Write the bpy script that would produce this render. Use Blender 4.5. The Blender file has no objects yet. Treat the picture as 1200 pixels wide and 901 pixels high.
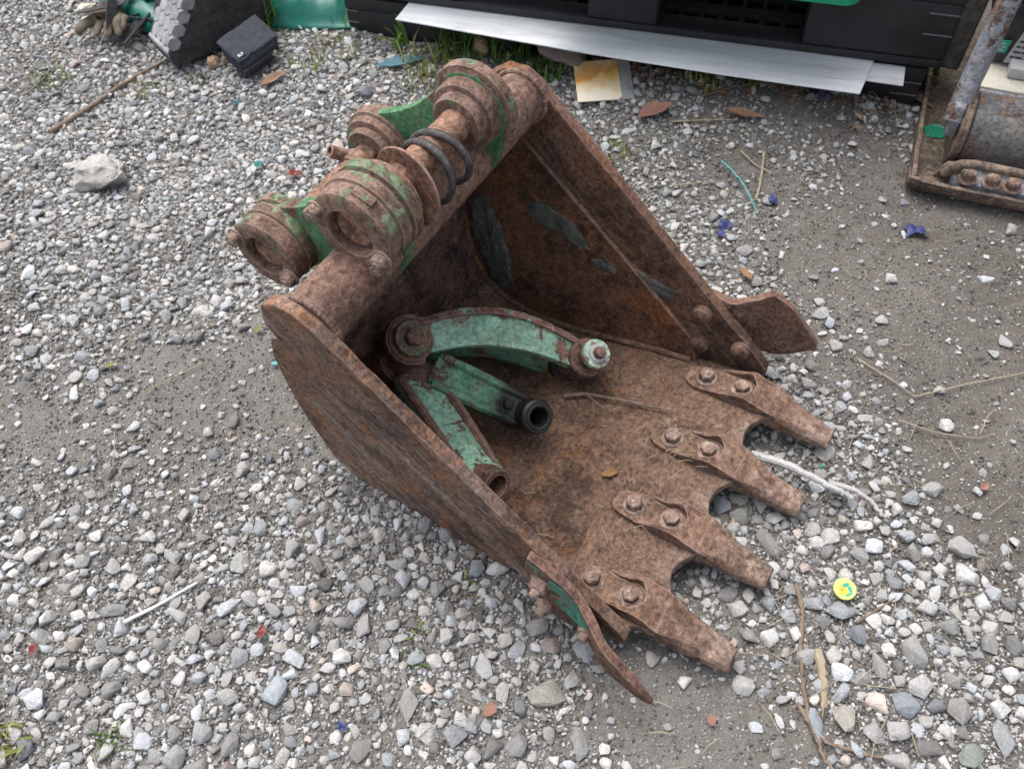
import bpy, bmesh, math, random
import numpy as np
from mathutils import Vector, Matrix, noise as mnoise

rnd = random.Random(7)
rng = np.random.default_rng(11)
SC = bpy.context.scene
COL = SC.collection

# ------------------------------------------------------------------ camera
CAM_POS = Vector((0, 0, 1.15))
RT = Vector((0.99831894, -0.04676985, -0.03423267))
UP = Vector((0.05795942, 0.80558478, 0.58963876))
FW = Vector((0.0, 0.59063165, -0.80694129))
cam_data = bpy.data.cameras.new('camera')
cam = bpy.data.objects.new('camera', cam_data)
COL.objects.link(cam)
mw = Matrix.Identity(4)
for r_ in range(3):
    mw[r_][0] = RT[r_]; mw[r_][1] = UP[r_]; mw[r_][2] = -FW[r_]; mw[r_][3] = CAM_POS[r_]
cam.matrix_world = mw
cam_data.sensor_width = 36
cam_data.lens = 36 * 1025.53 / 1200
cam_data.clip_start = 0.02
cam_data.clip_end = 300
cam_data.dof.use_dof = True
cam_data.dof.focus_distance = 1.10
cam_data.dof.aperture_fstop = 11.0
SC.camera = cam

# ------------------------------------------------------------------ light
SUN_EL, SUN_AZ = math.radians(68), math.radians(-35)      # high veiled sun, up and to the left beyond the bucket
world = bpy.data.worlds.new('World')
SC.world = world
world.use_nodes = True
wt = world.node_tree
bg = wt.nodes['Background']
sky = wt.nodes.new('ShaderNodeTexSky')
sky.sky_type = 'NISHITA'
sky.sun_disc = False
sky.sun_elevation = SUN_EL
sky.sun_rotation = SUN_AZ
sky.air_density = 1.0
sky.dust_density = 6.0
hs = wt.nodes.new('ShaderNodeHueSaturation')
hs.inputs['Saturation'].default_value = 0.42
wt.links.new(sky.outputs[0], hs.inputs['Color'])
wt.links.new(hs.outputs[0], bg.inputs['Color'])
bg.inputs['Strength'].default_value = 0.15
sun_d = bpy.data.lights.new('sun', 'SUN')
sun_d.energy = 0.75
sun_d.angle = math.radians(50)
sun_d.color = (1.0, 0.98, 0.95)
sun = bpy.data.objects.new('sun', sun_d)
COL.objects.link(sun)
sd = Vector((math.sin(SUN_AZ) * math.cos(SUN_EL), math.cos(SUN_AZ) * math.cos(SUN_EL), math.sin(SUN_EL)))
sun.rotation_euler = sd.to_track_quat('Z', 'Y').to_euler()
SC.view_settings.view_transform = 'Standard'
SC.view_settings.look = 'None'
SC.view_settings.exposure = 1.0
SC.view_settings.gamma = 1.0

# ------------------------------------------------------------------ material helpers
class NT:
    def __init__(self, name):
        self.m = bpy.data.materials.new(name)
        self.m.use_nodes = True
        self.t = self.m.node_tree
        self.b = self.t.nodes['Principled BSDF']
        self.co = None
    def n(self, typ, **kw):
        nd = self.t.nodes.new(typ)
        for k, v in kw.items():
            if k.startswith('i_'):
                key = k[2:].replace('_', ' ')
                nd.inputs[key].default_value = v
            else:
                setattr(nd, k, v)
        return nd
    def l(self, a, b):
        self.t.links.new(a, b)
    def coord(self):
        if self.co is None:
            self.co = self.n('ShaderNodeTexCoord').outputs['Object']
        return self.co
    def noise(self, scale, detail=6, rough=0.6, dist=0.0, vec=None):
        nd = self.n('ShaderNodeTexNoise')
        nd.inputs['Scale'].default_value = scale
        nd.inputs['Detail'].default_value = detail
        nd.inputs['Roughness'].default_value = rough
        nd.inputs['Distortion'].default_value = dist
        self.l(vec or self.coord(), nd.inputs['Vector'])
        return nd.outputs['Fac']
    def offset(self, v, scale=(1, 1, 1), rotx=0.0):
        src = self.coord()
        if rotx:
            vr = self.n('ShaderNodeVectorRotate', rotation_type='X_AXIS')
            vr.inputs['Angle'].default_value = rotx
            self.l(src, vr.inputs['Vector']); src = vr.outputs[0]
        mp = self.n('ShaderNodeMapping')
        mp.inputs['Location'].default_value = v
        mp.inputs['Scale'].default_value = scale
        self.l(src, mp.inputs['Vector'])
        return mp.outputs['Vector']
    def vor(self, scale, feat='F1', vec=None, out='Distance'):
        nd = self.n('ShaderNodeTexVoronoi', feature=feat)
        nd.inputs['Scale'].default_value = scale
        self.l(vec or self.coord(), nd.inputs['Vector'])
        return nd.outputs[out]
    def ramp(self, fac, stops, interp='LINEAR'):
        r = self.n('ShaderNodeValToRGB')
        e = r.color_ramp.elements
        r.color_ramp.interpolation = interp
        while len(e) < len(stops):
            e.new(0.5)
        for el, (p, c) in zip(e, stops):
            el.position = p
            el.color = (c[0], c[1], c[2], 1) if not isinstance(c, (int, float)) else (c, c, c, 1)
        self.l(fac, r.inputs['Fac'])
        return r.outputs['Color']
    def mix(self, fac, a, b, blend='MIX'):
        nd = self.n('ShaderNodeMix', data_type='RGBA', blend_type=blend)
        for sock, v in ((nd.inputs['Factor'], fac), (nd.inputs[6], a), (nd.inputs[7], b)):
            if hasattr(v, 'is_linked') or hasattr(v, 'links'):
                self.l(v, sock)
            elif isinstance(v, (int, float)):
                sock.default_value = v
            else:
                sock.default_value = (v[0], v[1], v[2], 1)
        return nd.outputs[2]
    def math(self, op, a, b=0.0, clamp=False):
        nd = self.n('ShaderNodeMath', operation=op, use_clamp=clamp)
        for i, v in enumerate((a, b)):
            if hasattr(v, 'links'):
                self.l(v, nd.inputs[i])
            else:
                nd.inputs[i].default_value = v
        return nd.outputs[0]
    def bump(self, h, strength=0.4, dist=0.002, prev=None):
        nd = self.n('ShaderNodeBump')
        nd.inputs['Strength'].default_value = strength
        nd.inputs['Distance'].default_value = dist
        self.l(h, nd.inputs['Height'])
        if prev is not None:
            self.l(prev, nd.inputs['Normal'])
        return nd.outputs[0]
    def edge(self, radius=0.004):
        bv = self.n('ShaderNodeBevel', samples=3)
        bv.inputs['Radius'].default_value = radius
        ge = self.n('ShaderNodeNewGeometry')
        dt = self.n('ShaderNodeVectorMath', operation='DOT_PRODUCT')
        self.l(bv.outputs[0], dt.inputs[0]); self.l(ge.outputs['Normal'], dt.inputs[1])
        return self.math('MULTIPLY', self.math('SUBTRACT', 1.0, dt.outputs['Value']), 5.0, True)
    def fin(self, col=None, rough=0.8, normal=None, metal=0.0, spec=0.4):
        if col is not None:
            if hasattr(col, 'links'):
                self.l(col, self.b.inputs['Base Color'])
            else:
                self.b.inputs['Base Color'].default_value = (col[0], col[1], col[2], 1)
        if hasattr(rough, 'links'):
            self.l(rough, self.b.inputs['Roughness'])
        else:
            self.b.inputs['Roughness'].default_value = rough
        if normal is not None:
            self.l(normal, self.b.inputs['Normal'])
        self.b.inputs['Metallic'].default_value = metal
        self.b.inputs['Specular IOR Level'].default_value = spec
        return self.m

def rust(name, dark=(.055, .034, .027), mid=(.135, .080, .058), pale=(.25, .165, .135), orange=(.24, .085, .025),
         orange_amt=.5, pale_amt=.5, paint=None, paint_thr=.5, off=(0, 0, 0), streak=None, edge=.45, bump=1.0, big=7.0, rotx=0.0, grease=None, con=.80, scratch=0.0, wear=None):
    """rusted steel, with chipped paint left in patches where paint is given"""
    warm = (1.05, 1.0, .95)                         # iron oxide red brown
    dark, mid, pale = (tuple(c * w for c, w in zip(t, warm)) for t in (dark, mid, pale))
    k = NT(name)
    vec = k.offset(off, streak or (1, 1, 1), rotx)
    vec2 = k.offset((off[0] + 3.1, off[1], off[2]))
    n1 = k.noise(big, 8, .68, .5, vec)
    n2 = k.noise(big * 3.3, 6, .65, .3, vec)
    n3 = k.noise(150, 4, .7, 0, vec2)
    v1 = k.vor(130, vec=vec2)
    n6 = k.noise(58, 9, .78, .6, vec2)
    fac = k.math('ADD', k.math('MULTIPLY', n1, .62), k.math('MULTIPLY', n6, .38))
    lite = tuple(m_ * .55 + p_ * .45 for m_, p_ in zip(mid, pale))
    base = k.ramp(fac, [(.50 - .10 / con, tuple(c * (1 - .38 * con) for c in dark)), (.50 - .035 / con, dark), (.515, mid), (.57, mid), (.57 + .06 / con, lite)])
    m_p = k.ramp(n2, [(.64 - .24 * pale_amt, 0.0), (.80 - .16 * pale_amt, 1.0)])
    base = k.mix(k.math('MULTIPLY', m_p, .6), base, pale)
    if scratch:
        sn = k.noise(46, 7, .8, .3, k.offset((off[0] + 2, off[1], off[2]), (1, .10, 1.7), rotx))
        sb = k.noise(5.5, 4, .6, .4, k.offset((off[0], off[1] + 5, off[2]), (1, .6, 1), rotx))
        sm_ = k.math('MULTIPLY', k.ramp(sn, [(.50, 0.0), (.62, 1.0)]), k.ramp(sb, [(.40, 0.0), (.58, 1.0)]))
        base = k.mix(k.math('MULTIPLY', sm_, scratch), base, (.34, .305, .285))
    if wear:
        sx = k.n('ShaderNodeSeparateXYZ'); k.l(k.coord(), sx.inputs[0])
        wy = k.math('ADD', k.math('MULTIPLY', sx.outputs['Y'], -1.0), k.math('MULTIPLY', k.math('SUBTRACT', n2, .5), .10))
        wm = k.ramp(k.math('MULTIPLY', k.math('SUBTRACT', wy, wear[0]), 1.0 / (wear[1] - wear[0])), [(0.0, 0.0), (1.0, 1.0)])
        wf = k.ramp(n6, [(.40, .15), (.56, 1.0)])
        base = k.mix(k.math('MULTIPLY', k.math('MULTIPLY', wm, wf), .7), base, (.30, .235, .195))
    n4 = k.noise(big * 1.7, 9, .75, 1.0, k.offset((off[0] + 7, off[1] + 2, off[2]), streak or (1, 1, 1), rotx))
    m_o = k.ramp(n4, [(.66 - .2 * orange_amt, 0.0), (.80 - .12 * orange_amt, 1.0)])
    base = k.mix(k.math('MULTIPLY', m_o, .8), base, orange)
    sp = k.ramp(n3, [(.36, (.40, .38, .36)), (.50, (1, 1, 1)), (.66, (1.6, 1.52, 1.45))])
    base = k.mix(.75, base, sp, 'MULTIPLY')
    base = k.mix(.62 * con, base, k.ramp(n6, [(.36, (.42, .39, .37)), (.47, (.88, .87, .86)), (.55, (1.08, 1.08, 1.08)), (.66, (1.65, 1.58, 1.54))]), 'MULTIPLY')
    pit = k.ramp(k.noise(420, 2, .6, 0, vec2), [(.36, (.55, .5, .48)), (.48, (1, 1, 1))])
    base = k.mix(.7, base, pit, 'MULTIPLY')
    if edge > 0:
        e = k.math('MULTIPLY', k.edge(), k.math('MULTIPLY', n6, 2.6 * edge), True)
        base = k.mix(e, base, (.40, .30, .26))
    h = k.math('ADD', k.math('ADD', k.math('MULTIPLY', n2, .8), k.math('MULTIPLY', n6, .9)), k.math('ADD', k.math('MULTIPLY', n3, .55), k.math('MULTIPLY', v1, .25)))
    rough = .82
    if paint is not None:
        n5 = k.noise(big * 1.25, 8, .62, .6, k.offset((off[0] + 11, off[1] + 4, off[2] + 1)))
        chips = k.noise(70, 7, .78, .4, vec2)
        mm = k.math('ADD', n5, k.math('MULTIPLY', k.math('SUBTRACT', chips, .5), .5))
        mask = k.ramp(mm, [(paint_thr - .012, 0.0), (paint_thr + .02, 1.0)])
        pv = k.ramp(k.noise(22, 7, .75, .8, vec), [(.34, tuple(c * .55 for c in paint)), (.5, paint), (.66, tuple(min(1, c * 1.3 + .04) for c in paint))])
        pv = k.mix(k.ramp(n6, [(.50, 0.0), (.66, .6)]), pv, mid)
        pv = k.mix(k.ramp(k.noise(16, 8, .8, 1.2, vec2), [(.50, 0.0), (.64, .5)]), pv, (.26, .22, .18))
        pv = k.mix(.6, pv, sp, 'MULTIPLY')
        base = k.mix(mask, base, pv)
        h = k.math('ADD', h, k.math('MULTIPLY', mask, .35))
        rr = k.n('ShaderNodeMapRange'); k.l(mask, rr.inputs[0]); rr.inputs[3].default_value = .84; rr.inputs[4].default_value = .55
        rough = rr.outputs[0]
    nb = k.bump(h, .6 * bump, .004)
    spec = .3
    if grease is not None:
        dn = k.n('ShaderNodeVectorMath', operation='DISTANCE')
        k.l(k.coord(), dn.inputs[0]); dn.inputs[1].default_value = grease[0]
        dd = k.math('ADD', dn.outputs['Value'], k.math('MULTIPLY', k.math('SUBTRACT', n2, .5), .05))
        gm = k.ramp(k.math('MULTIPLY', dd, 10.0), [((grease[1] - .014) * 10, 1.0), ((grease[1] + .014) * 10, 0.0)])
        base = k.mix(k.math('MULTIPLY', gm, .94), base, (.013, .012, .012))
        rr2 = k.mix(gm, (.75, .75, .75), (.5, .5, .5)); rough = rr2
    return k.fin(base, rough, nb, 0.0, .3)

M = {}
M['tube'] = rust('tube rust', (.115, .073, .058), (.19, .122, .096), (.30, .215, .18), (.30, .13, .055), .32, .55, off=(1, 0, 0), con=0.52)
M['strip'] = rust('strip rust', (.066, .039, .029), (.125, .072, .050), (.22, .145, .11), (.25, .092, .026), .72, .35, off=(4, 1, 0), streak=(1, .5, .8), rotx=-.884, scratch=.25)
M['strip_out'] = rust('outer plate rust', (.070, .049, .042), (.145, .099, .079), (.28, .215, .18), (.31, .118, .032), .86, .5, off=(2, 1, 3), streak=(1, .85, 1), rotx=-.884, big=9, scratch=.6)
M['plate_in'] = rust('inner plate rust', (.064, .037, .027), (.135, .073, .047), (.20, .125, .09), (.27, .095, .024), .72, .3, off=(0, 2, 1), edge=.5)
M['back'] = rust('back plate rust', (.052, .032, .029), (.115, .071, .059), (.28, .21, .18), (.15, .06, .03), .2, .42, off=(6, 2, 1), big=13)
M['floor'] = rust('floor rust', (.078, .050, .037), (.140, .092, .067), (.22, .155, .12), (.27, .115, .04), .62, .45, off=(0, 5, 1), big=6, edge=0, bump=1.6)
M['edge'] = rust('cutting edge rust', (.100, .066, .050), (.165, .110, .084), (.26, .19, .15), (.23, .11, .055), .32, .5, off=(3, 5, 1), bump=1.9, big=9, con=0.58, wear=(.385, .445))
M['tooth'] = rust('tooth rust', (.095, .060, .046), (.165, .106, .080), (.31, .225, .185), (.25, .11, .05), .40, .5, off=(8, 5, 2), bump=1.2, big=11, con=0.52, wear=(.455, .52))
M['bolt'] = rust('bolt rust', (.13, .09, .076), (.23, .17, .145), (.42, .36, .33), (.26, .12, .06), .3, .6, off=(1, 8, 2), big=25, con=0.5)
M['ear'] = rust('bracket paint', (.105, .062, .052), (.185, .115, .095), (.28, .19, .165), (.26, .11, .05), .35, .5, paint=(.09, .21, .085), paint_thr=.56, off=(5, 3, 2), big=11, con=0.58)
M['ear_plate'] = rust('bracket plate paint', (.10, .06, .05), (.17, .105, .085), (.27, .18, .15), (.26, .11, .05), .35, .4, paint=(.055, .185, .085), paint_thr=.40, off=(5, 9, 2), big=12)
M['boss'] = rust('boss rust', (.115, .075, .060), (.19, .128, .104), (.30, .22, .185), (.27, .12, .06), .3, .55, paint=(.105, .165, .085), paint_thr=.573, off=(9, 3, 2), big=13, con=0.58)
M['pin'] = rust('pin rust', (.13, .075, .055), (.235, .145, .105), (.32, .24, .2), (.36, .17, .06), .5, .4, off=(1, 3, 5), big=14, con=0.58)
M['cutter'] = rust('side cutter rust', (.092, .055, .044), (.16, .098, .076), (.26, .18, .15), (.32, .10, .03), .45, .3, off=(2, 7, 5), big=11, con=0.58)
M['cutter_green'] = rust('side cutter teal paint', (.10, .06, .045), (.17, .10, .075), (.25, .165, .135), (.26, .10, .04), .3, .4, paint=(.035, .20, .15), paint_thr=.40, off=(2, 2, 5), big=16)
M['arm'] = rust('link green paint', (.12, .07, .055), (.21, .125, .10), (.32, .23, .2), (.27, .11, .05), .3, .5, paint=(.235, .43, .315), paint_thr=.425, off=(0, 0, 4), big=16)
M['arm_rim'] = rust('link rim', (.13, .075, .06), (.21, .12, .095), (.36, .28, .25), (.27, .11, .05), .3, .55, paint=(.23, .41, .31), paint_thr=.575, off=(1, 0, 7), big=22)
M['arm_c'] = rust('fork arm green paint', (.10, .06, .047), (.17, .105, .082), (.28, .2, .17), (.24, .1, .045), .3, .4, paint=(.215, .41, .295), paint_thr=.49, off=(3, 7, 4), big=13)
M['arm_b'] = rust('link dull green paint', (.075, .05, .04), (.12, .08, .06), (.2, .14, .115), (.2, .09, .04), .25, .4, paint=(.075, .20, .125), paint_thr=.45, off=(3, 0, 4), big=15)
M['arm_rust'] = rust('link boss rust', (.10, .056, .045), (.165, .095, .075), (.25, .165, .14), (.22, .085, .04), .3, .4, off=(3, 1, 4), big=18)
M['pale_green'] = rust('pale washer paint', (.20, .15, .12), (.3, .23, .19), (.42, .42, .36), (.3, .16, .08), .2, .5, paint=(.32, .47, .36), paint_thr=.44, off=(3, 6, 4), big=40)

def simple(name, a, b, scale=30, rough=.7, bump=.2, spec=.4, metal=0.0, c=None, stretch=None, detail=6, fine=True):
    k = NT(name)
    vec = k.offset((0, 0, 0), stretch or (1, 1, 1))
    n = k.noise(scale, detail, .65, .2, vec)
    col = k.ramp(n, [(.3, a), (.7, b)] if c is None else [(.3, a), (.52, b), (.72, c)])
    if fine:
        f = k.ramp(k.noise(scale * 9, 3, .7, 0, vec), [(.3, (.7, .7, .7)), (.6, (1.1, 1.1, 1.1))])
        col = k.mix(.6, col, f, 'MULTIPLY')
    return k.fin(col, rough, k.bump(n, bump, .003), metal, spec)

M['grease'] = simple('black grease', (.005, .005, .005), (.018, .017, .017), 60, .42, .7, .45)
M['void'] = simple('dark rubber and hole shade', (.012, .011, .011), (.03, .027, .025), 60, .7, .3)  # seal lips and buckle; also paints the shade in the wedge's handle opening
M['rubber'] = simple('seal ring rubber', (.018, .017, .017), (.055, .05, .047), 90, .7, .35, c=(.19, .165, .145))
M['mud'] = simple('grey dried sealant', (.045, .046, .040), (.088, .094, .084), 45, .9, 1.6, c=(.16, .15, .13))
M['plastic'] = None
M['green_crate'] = simple('green crate plastic', (.012, .33, .15), (.02, .40, .20), 9, .38, .15)
M['tarp'] = simple('green tarp', (.004, .095, .072), (.008, .15, .115), 9, .40, .35)
M['cloth_tan'] = simple('work glove knit', (.08, .066, .05), (.16, .132, .10), 50, .95, .8)
M['webbing'] = simple('black webbing', (.022, .022, .024), (.055, .055, .06), 90, .8, .5)
M['ramp_dark'] = simple('dark rubber', (.022, .021, .022), (.05, .048, .048), 50, .9, .8, c=(.085, .08, .076))
M['ramp_grey'] = simple('grey speckled foam', (.16, .16, .17), (.36, .36, .38), 26, .9, .5)
M['orange'] = simple('orange stripe', (.70, .33, .02), (.85, .45, .04), 30, .6, .1)
M['navy'] = simple('dark navy nylon', (.014, .017, .026), (.034, .039, .055), 120, .75, .6)
M['white_plastic'] = simple('white print', (.6, .6, .6), (.75, .75, .75), 40, .6, .1)
M['twig'] = simple('grey brown twig bark', (.10, .07, .05), (.24, .185, .14), 60, .9, .6, stretch=(1, 1, 1))
M['straw'] = simple('dry straw', (.22, .18, .125), (.38, .32, .23), 60, .85, .3)
M['wire'] = simple('dull wire', (.09, .09, .095), (.17, .17, .18), 60, .6, .3)
M['white_wood'] = simple('bleached stick', (.26, .25, .245), (.46, .45, .445), 30, .85, .6)
M['leaf'] = simple('dry brown leaf', (.15, .085, .05), (.27, .165, .10), 40, .8, .4)
M['leaf_y'] = simple('yellow green leaf', (.12, .135, .035), (.22, .23, .07), 40, .7, .4)
M['redbit'] = simple('red plastic', (.26, .05, .05), (.34, .10, .09), 60, .5, .2, c=(.20, .185, .165))
M['terracotta'] = simple('terracotta chip', (.19, .095, .075), (.28, .15, .115), 60, .9, .4)
M['cyan'] = simple('cyan plastic', (.03, .22, .21), (.06, .30, .29), 60, .45, .2, c=(.20, .185, .165))
M['blue'] = simple('blue plastic film', (.045, .055, .22), (.09, .11, .30), 60, .4, .3, c=(.20, .185, .165))
M['teal'] = simple('teal plastic strip', (.05, .13, .16), (.10, .22, .26), 40, .5, .3)
M['tan_ball'] = simple('tan clay lump', (.33, .20, .12), (.52, .36, .24), 40, .85, .5)
M['green_glass'] = simple('green plastic shard', (.006, .10, .06), (.02, .20, .12), 25, .25, .4)
M['beige'] = simple('beige plate', (.38, .36, .30), (.52, .50, .43), 20, .7, .2)
M['blue_steel'] = rust('blue grey painted steel', (.07, .05, .045), (.16, .10, .08), (.26, .2, .17), (.25, .11, .05), .35, .5, paint=(.20, .22, .255), paint_thr=.42, off=(6, 6, 6), big=14)
M['drum'] = rust('worn drum paint', (.075, .05, .04), (.16, .112, .085), (.30, .24, .2), (.26, .13, .06), .4, .6, paint=(.12, .125, .135), paint_thr=.46, off=(6, 2, 6), big=9)
M['comp_plate'] = rust('compactor plate dirt', (.055, .046, .038), (.10, .085, .068), (.16, .14, .115), (.14, .09, .05), .2, .4, off=(6, 1, 6), big=18)
M['comp_rust'] = rust('compactor edge rust', (.085, .068, .058), (.155, .122, .102), (.32, .27, .24), (.22, .11, .06), .28, .5, off=(6, 3, 6), big=22)
M['engine'] = simple('black engine', (.012, .012, .013), (.04, .04, .042), 25, .5, .4)
M['grit_rubber'] = simple('dusty rubber block', (.03, .028, .025), (.11, .10, .09), 70, .95, 1.0)
M['lab_grey'] = simple('grey sticker', (.30, .30, .31), (.42, .42, .43), 40, .5, .1)
M['lab_green'] = simple('green sticker', (.01, .24, .15), (.02, .34, .22), 40, .5, .1)
M['ink'] = simple('dark print', (.03, .03, .03), (.07, .07, .07), 40, .6, .0)
M['pink'] = simple('pink rag', (.55, .12, .2), (.7, .2, .3), 40, .8, .2)
M['ceramic'] = simple('grey card edge', (.22, .23, .22), (.33, .34, .32), 40, .8, .2)

def _card():
    k = NT('rust stained white card')
    n = k.noise(14, 7, .7, .6)
    xyz = k.n('ShaderNodeSeparateXYZ'); k.l(k.coord(), xyz.inputs[0])
    g = k.math('ADD', k.math('MULTIPLY', xyz.outputs['Y'], 6.5), k.math('MULTIPLY', n, 1.0))
    c = k.ramp(g, [(.30, (.72, .66, .52)), (.52, (.70, .45, .14)), (.62, (.56, .25, .05)), (.80, (.60, .42, .2)), (.95, (.7, .66, .55))])
    return k.fin(c, .7, k.bump(n, .3, .002))
M['card'] = _card()

def _board():
    k = NT('grey white board')
    n = k.noise(26, 9, .78, .5, k.offset((0, 0, 0), (.10, 1, 1)))
    n2 = k.noise(30, 6, .7, .2)
    c = k.ramp(n, [(.36, (.40, .41, .425)), (.47, (.53, .55, .575)), (.54, (.58, .60, .63)), (.64, (.66, .68, .71))])
    c = k.mix(k.ramp(n2, [(.60, 0.0), (.75, .45)]), c, (.42, .40, .35))
    return k.fin(c, .62, k.bump(n, .25, .002))
M['board'] = _board()

def _plastic():
    k = NT('black pallet plastic')
    n = k.noise(9, 8, .7, .4)
    n2 = k.noise(60, 5, .7)
    sc = k.noise(25, 8, .75, 2.5, k.offset((3, 1, 0), (.25, 1, 4)))
    c = k.ramp(n, [(.3, (.012, .012, .014)), (.7, (.030, .030, .034))])
    c = k.mix(k.ramp(sc, [(.66, 0.0), (.72, .4)]), c, (.12, .12, .125))
    c = k.mix(k.ramp(n2, [(.55, 0.0), (.8, .35)]), c, (.09, .085, .08))
    return k.fin(c, .58, k.bump(n2, .2, .002))
M['plastic'] = _plastic()

def _stone(name, attr=True, col=(.4, .4, .4)):
    k = NT(name)
    n = k.noise(1.6 if attr else 2.2, 7, .72, .5)
    n2 = k.noise(7 if attr else 11, 5, .75, 0)
    if attr:
        a = k.n('ShaderNodeAttribute', attribute_type='INSTANCER', attribute_name='col')
        c = a.outputs['Color']
    else:
        rg = k.n('ShaderNodeRGB'); rg.outputs[0].default_value = (*col, 1); c = rg.outputs[0]
    f = k.ramp(n, [(.28, (.70, .70, .71)), (.5, (1, 1, 1)), (.75, (1.22, 1.21, 1.19))])
    c = k.mix(.9, c, f, 'MULTIPLY')
    f2 = k.ramp(n2, [(.3, (.72, .72, .72)), (.52, (1.0, 1.0, 1.0)), (.75, (1.18, 1.17, 1.15))])
    c = k.mix(.8, c, f2, 'MULTIPLY')
    h = k.math('ADD', n, k.math('MULTIPLY', n2, .4))
    return k.fin(c, .88, k.bump(h, .5, .12 if attr else .10), 0, .3)
M['gravel'] = _stone('gravel stone')

def _soil():
    k = NT('gritty soil')
    n = k.noise(2.3, 7, .65, .4)
    n2 = k.noise(38, 8, .75, .2)
    n3 = k.noise(320, 4, .7)
    v = k.vor(210, out='Color')
    vd = k.vor(210)
    c = k.ramp(n, [(.32, (.105, .094, .083)), (.5, (.145, .132, .118)), (.68, (.195, .183, .168))])
    xyz = k.n('ShaderNodeSeparateXYZ'); k.l(k.coord(), xyz.inputs[0])
    px_ = k.math('ADD', xyz.outputs['X'], k.math('MULTIPLY', k.math('SUBTRACT', n, .5), .9))
    damp = k.ramp(px_, [(.12, 0.0), (.62, 1.0)])
    c = k.mix(damp, k.mix(.6, c, (.195, .188, .175)), k.mix(.3, c, (.10, .088, .076)))
    c = k.mix(.75, c, k.ramp(n2, [(.28, (.62, .58, .55)), (.55, (1, 1, 1)), (.8, (1.3, 1.3, 1.3))]), 'MULTIPLY')
    bw = k.n('ShaderNodeRGBToBW'); k.l(v, bw.inputs[0])
    pm = k.math('MULTIPLY', k.ramp(bw.outputs[0], [(.58, 0.0), (.75, 1.0)]), k.ramp(vd, [(.25, 1.0), (.5, 0.0)]))
    c = k.mix(k.math('MULTIPLY', pm, .75), c, (.36, .35, .335))
    c = k.mix(.7, c, k.ramp(n3, [(.3, (.6, .6, .6)), (.55, (1, 1, 1)), (.75, (1.25, 1.25, 1.25))]), 'MULTIPLY')
    h = k.math('ADD', k.math('MULTIPLY', n2, 1.0), k.math('ADD', k.math('MULTIPLY', n3, .3), k.math('MULTIPLY', pm, .45)))
    return k.fin(c, .95, k.bump(h, .9, .006), 0, .2)
M['soil'] = _soil()

def _grass(name, a, b):
    k = NT(name)
    oi = k.noise(60, 2, .5)
    c = k.ramp(oi, [(.35, a), (.65, b)])
    k.b.inputs['Transmission Weight'].default_value = 0
    k.b.inputs['Subsurface Weight'].default_value = 0.0
    return k.fin(c, .55, None, 0, .4)
M['grass'] = _grass('grass blade', (.045, .11, .015), (.12, .22, .035))
M['grass_y'] = _grass('yellow grass blade', (.16, .20, .04), (.32, .33, .09))

# ------------------------------------------------------------------ mesh helpers
def axes(ax):
    ax = Vector(ax).normalized()
    t = Vector((0, 0, 1)) if abs(ax.z) < .9 else Vector((1, 0, 0))
    u = ax.cross(t).normalized()
    v = ax.cross(u).normalized()
    return ax, u, v

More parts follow.
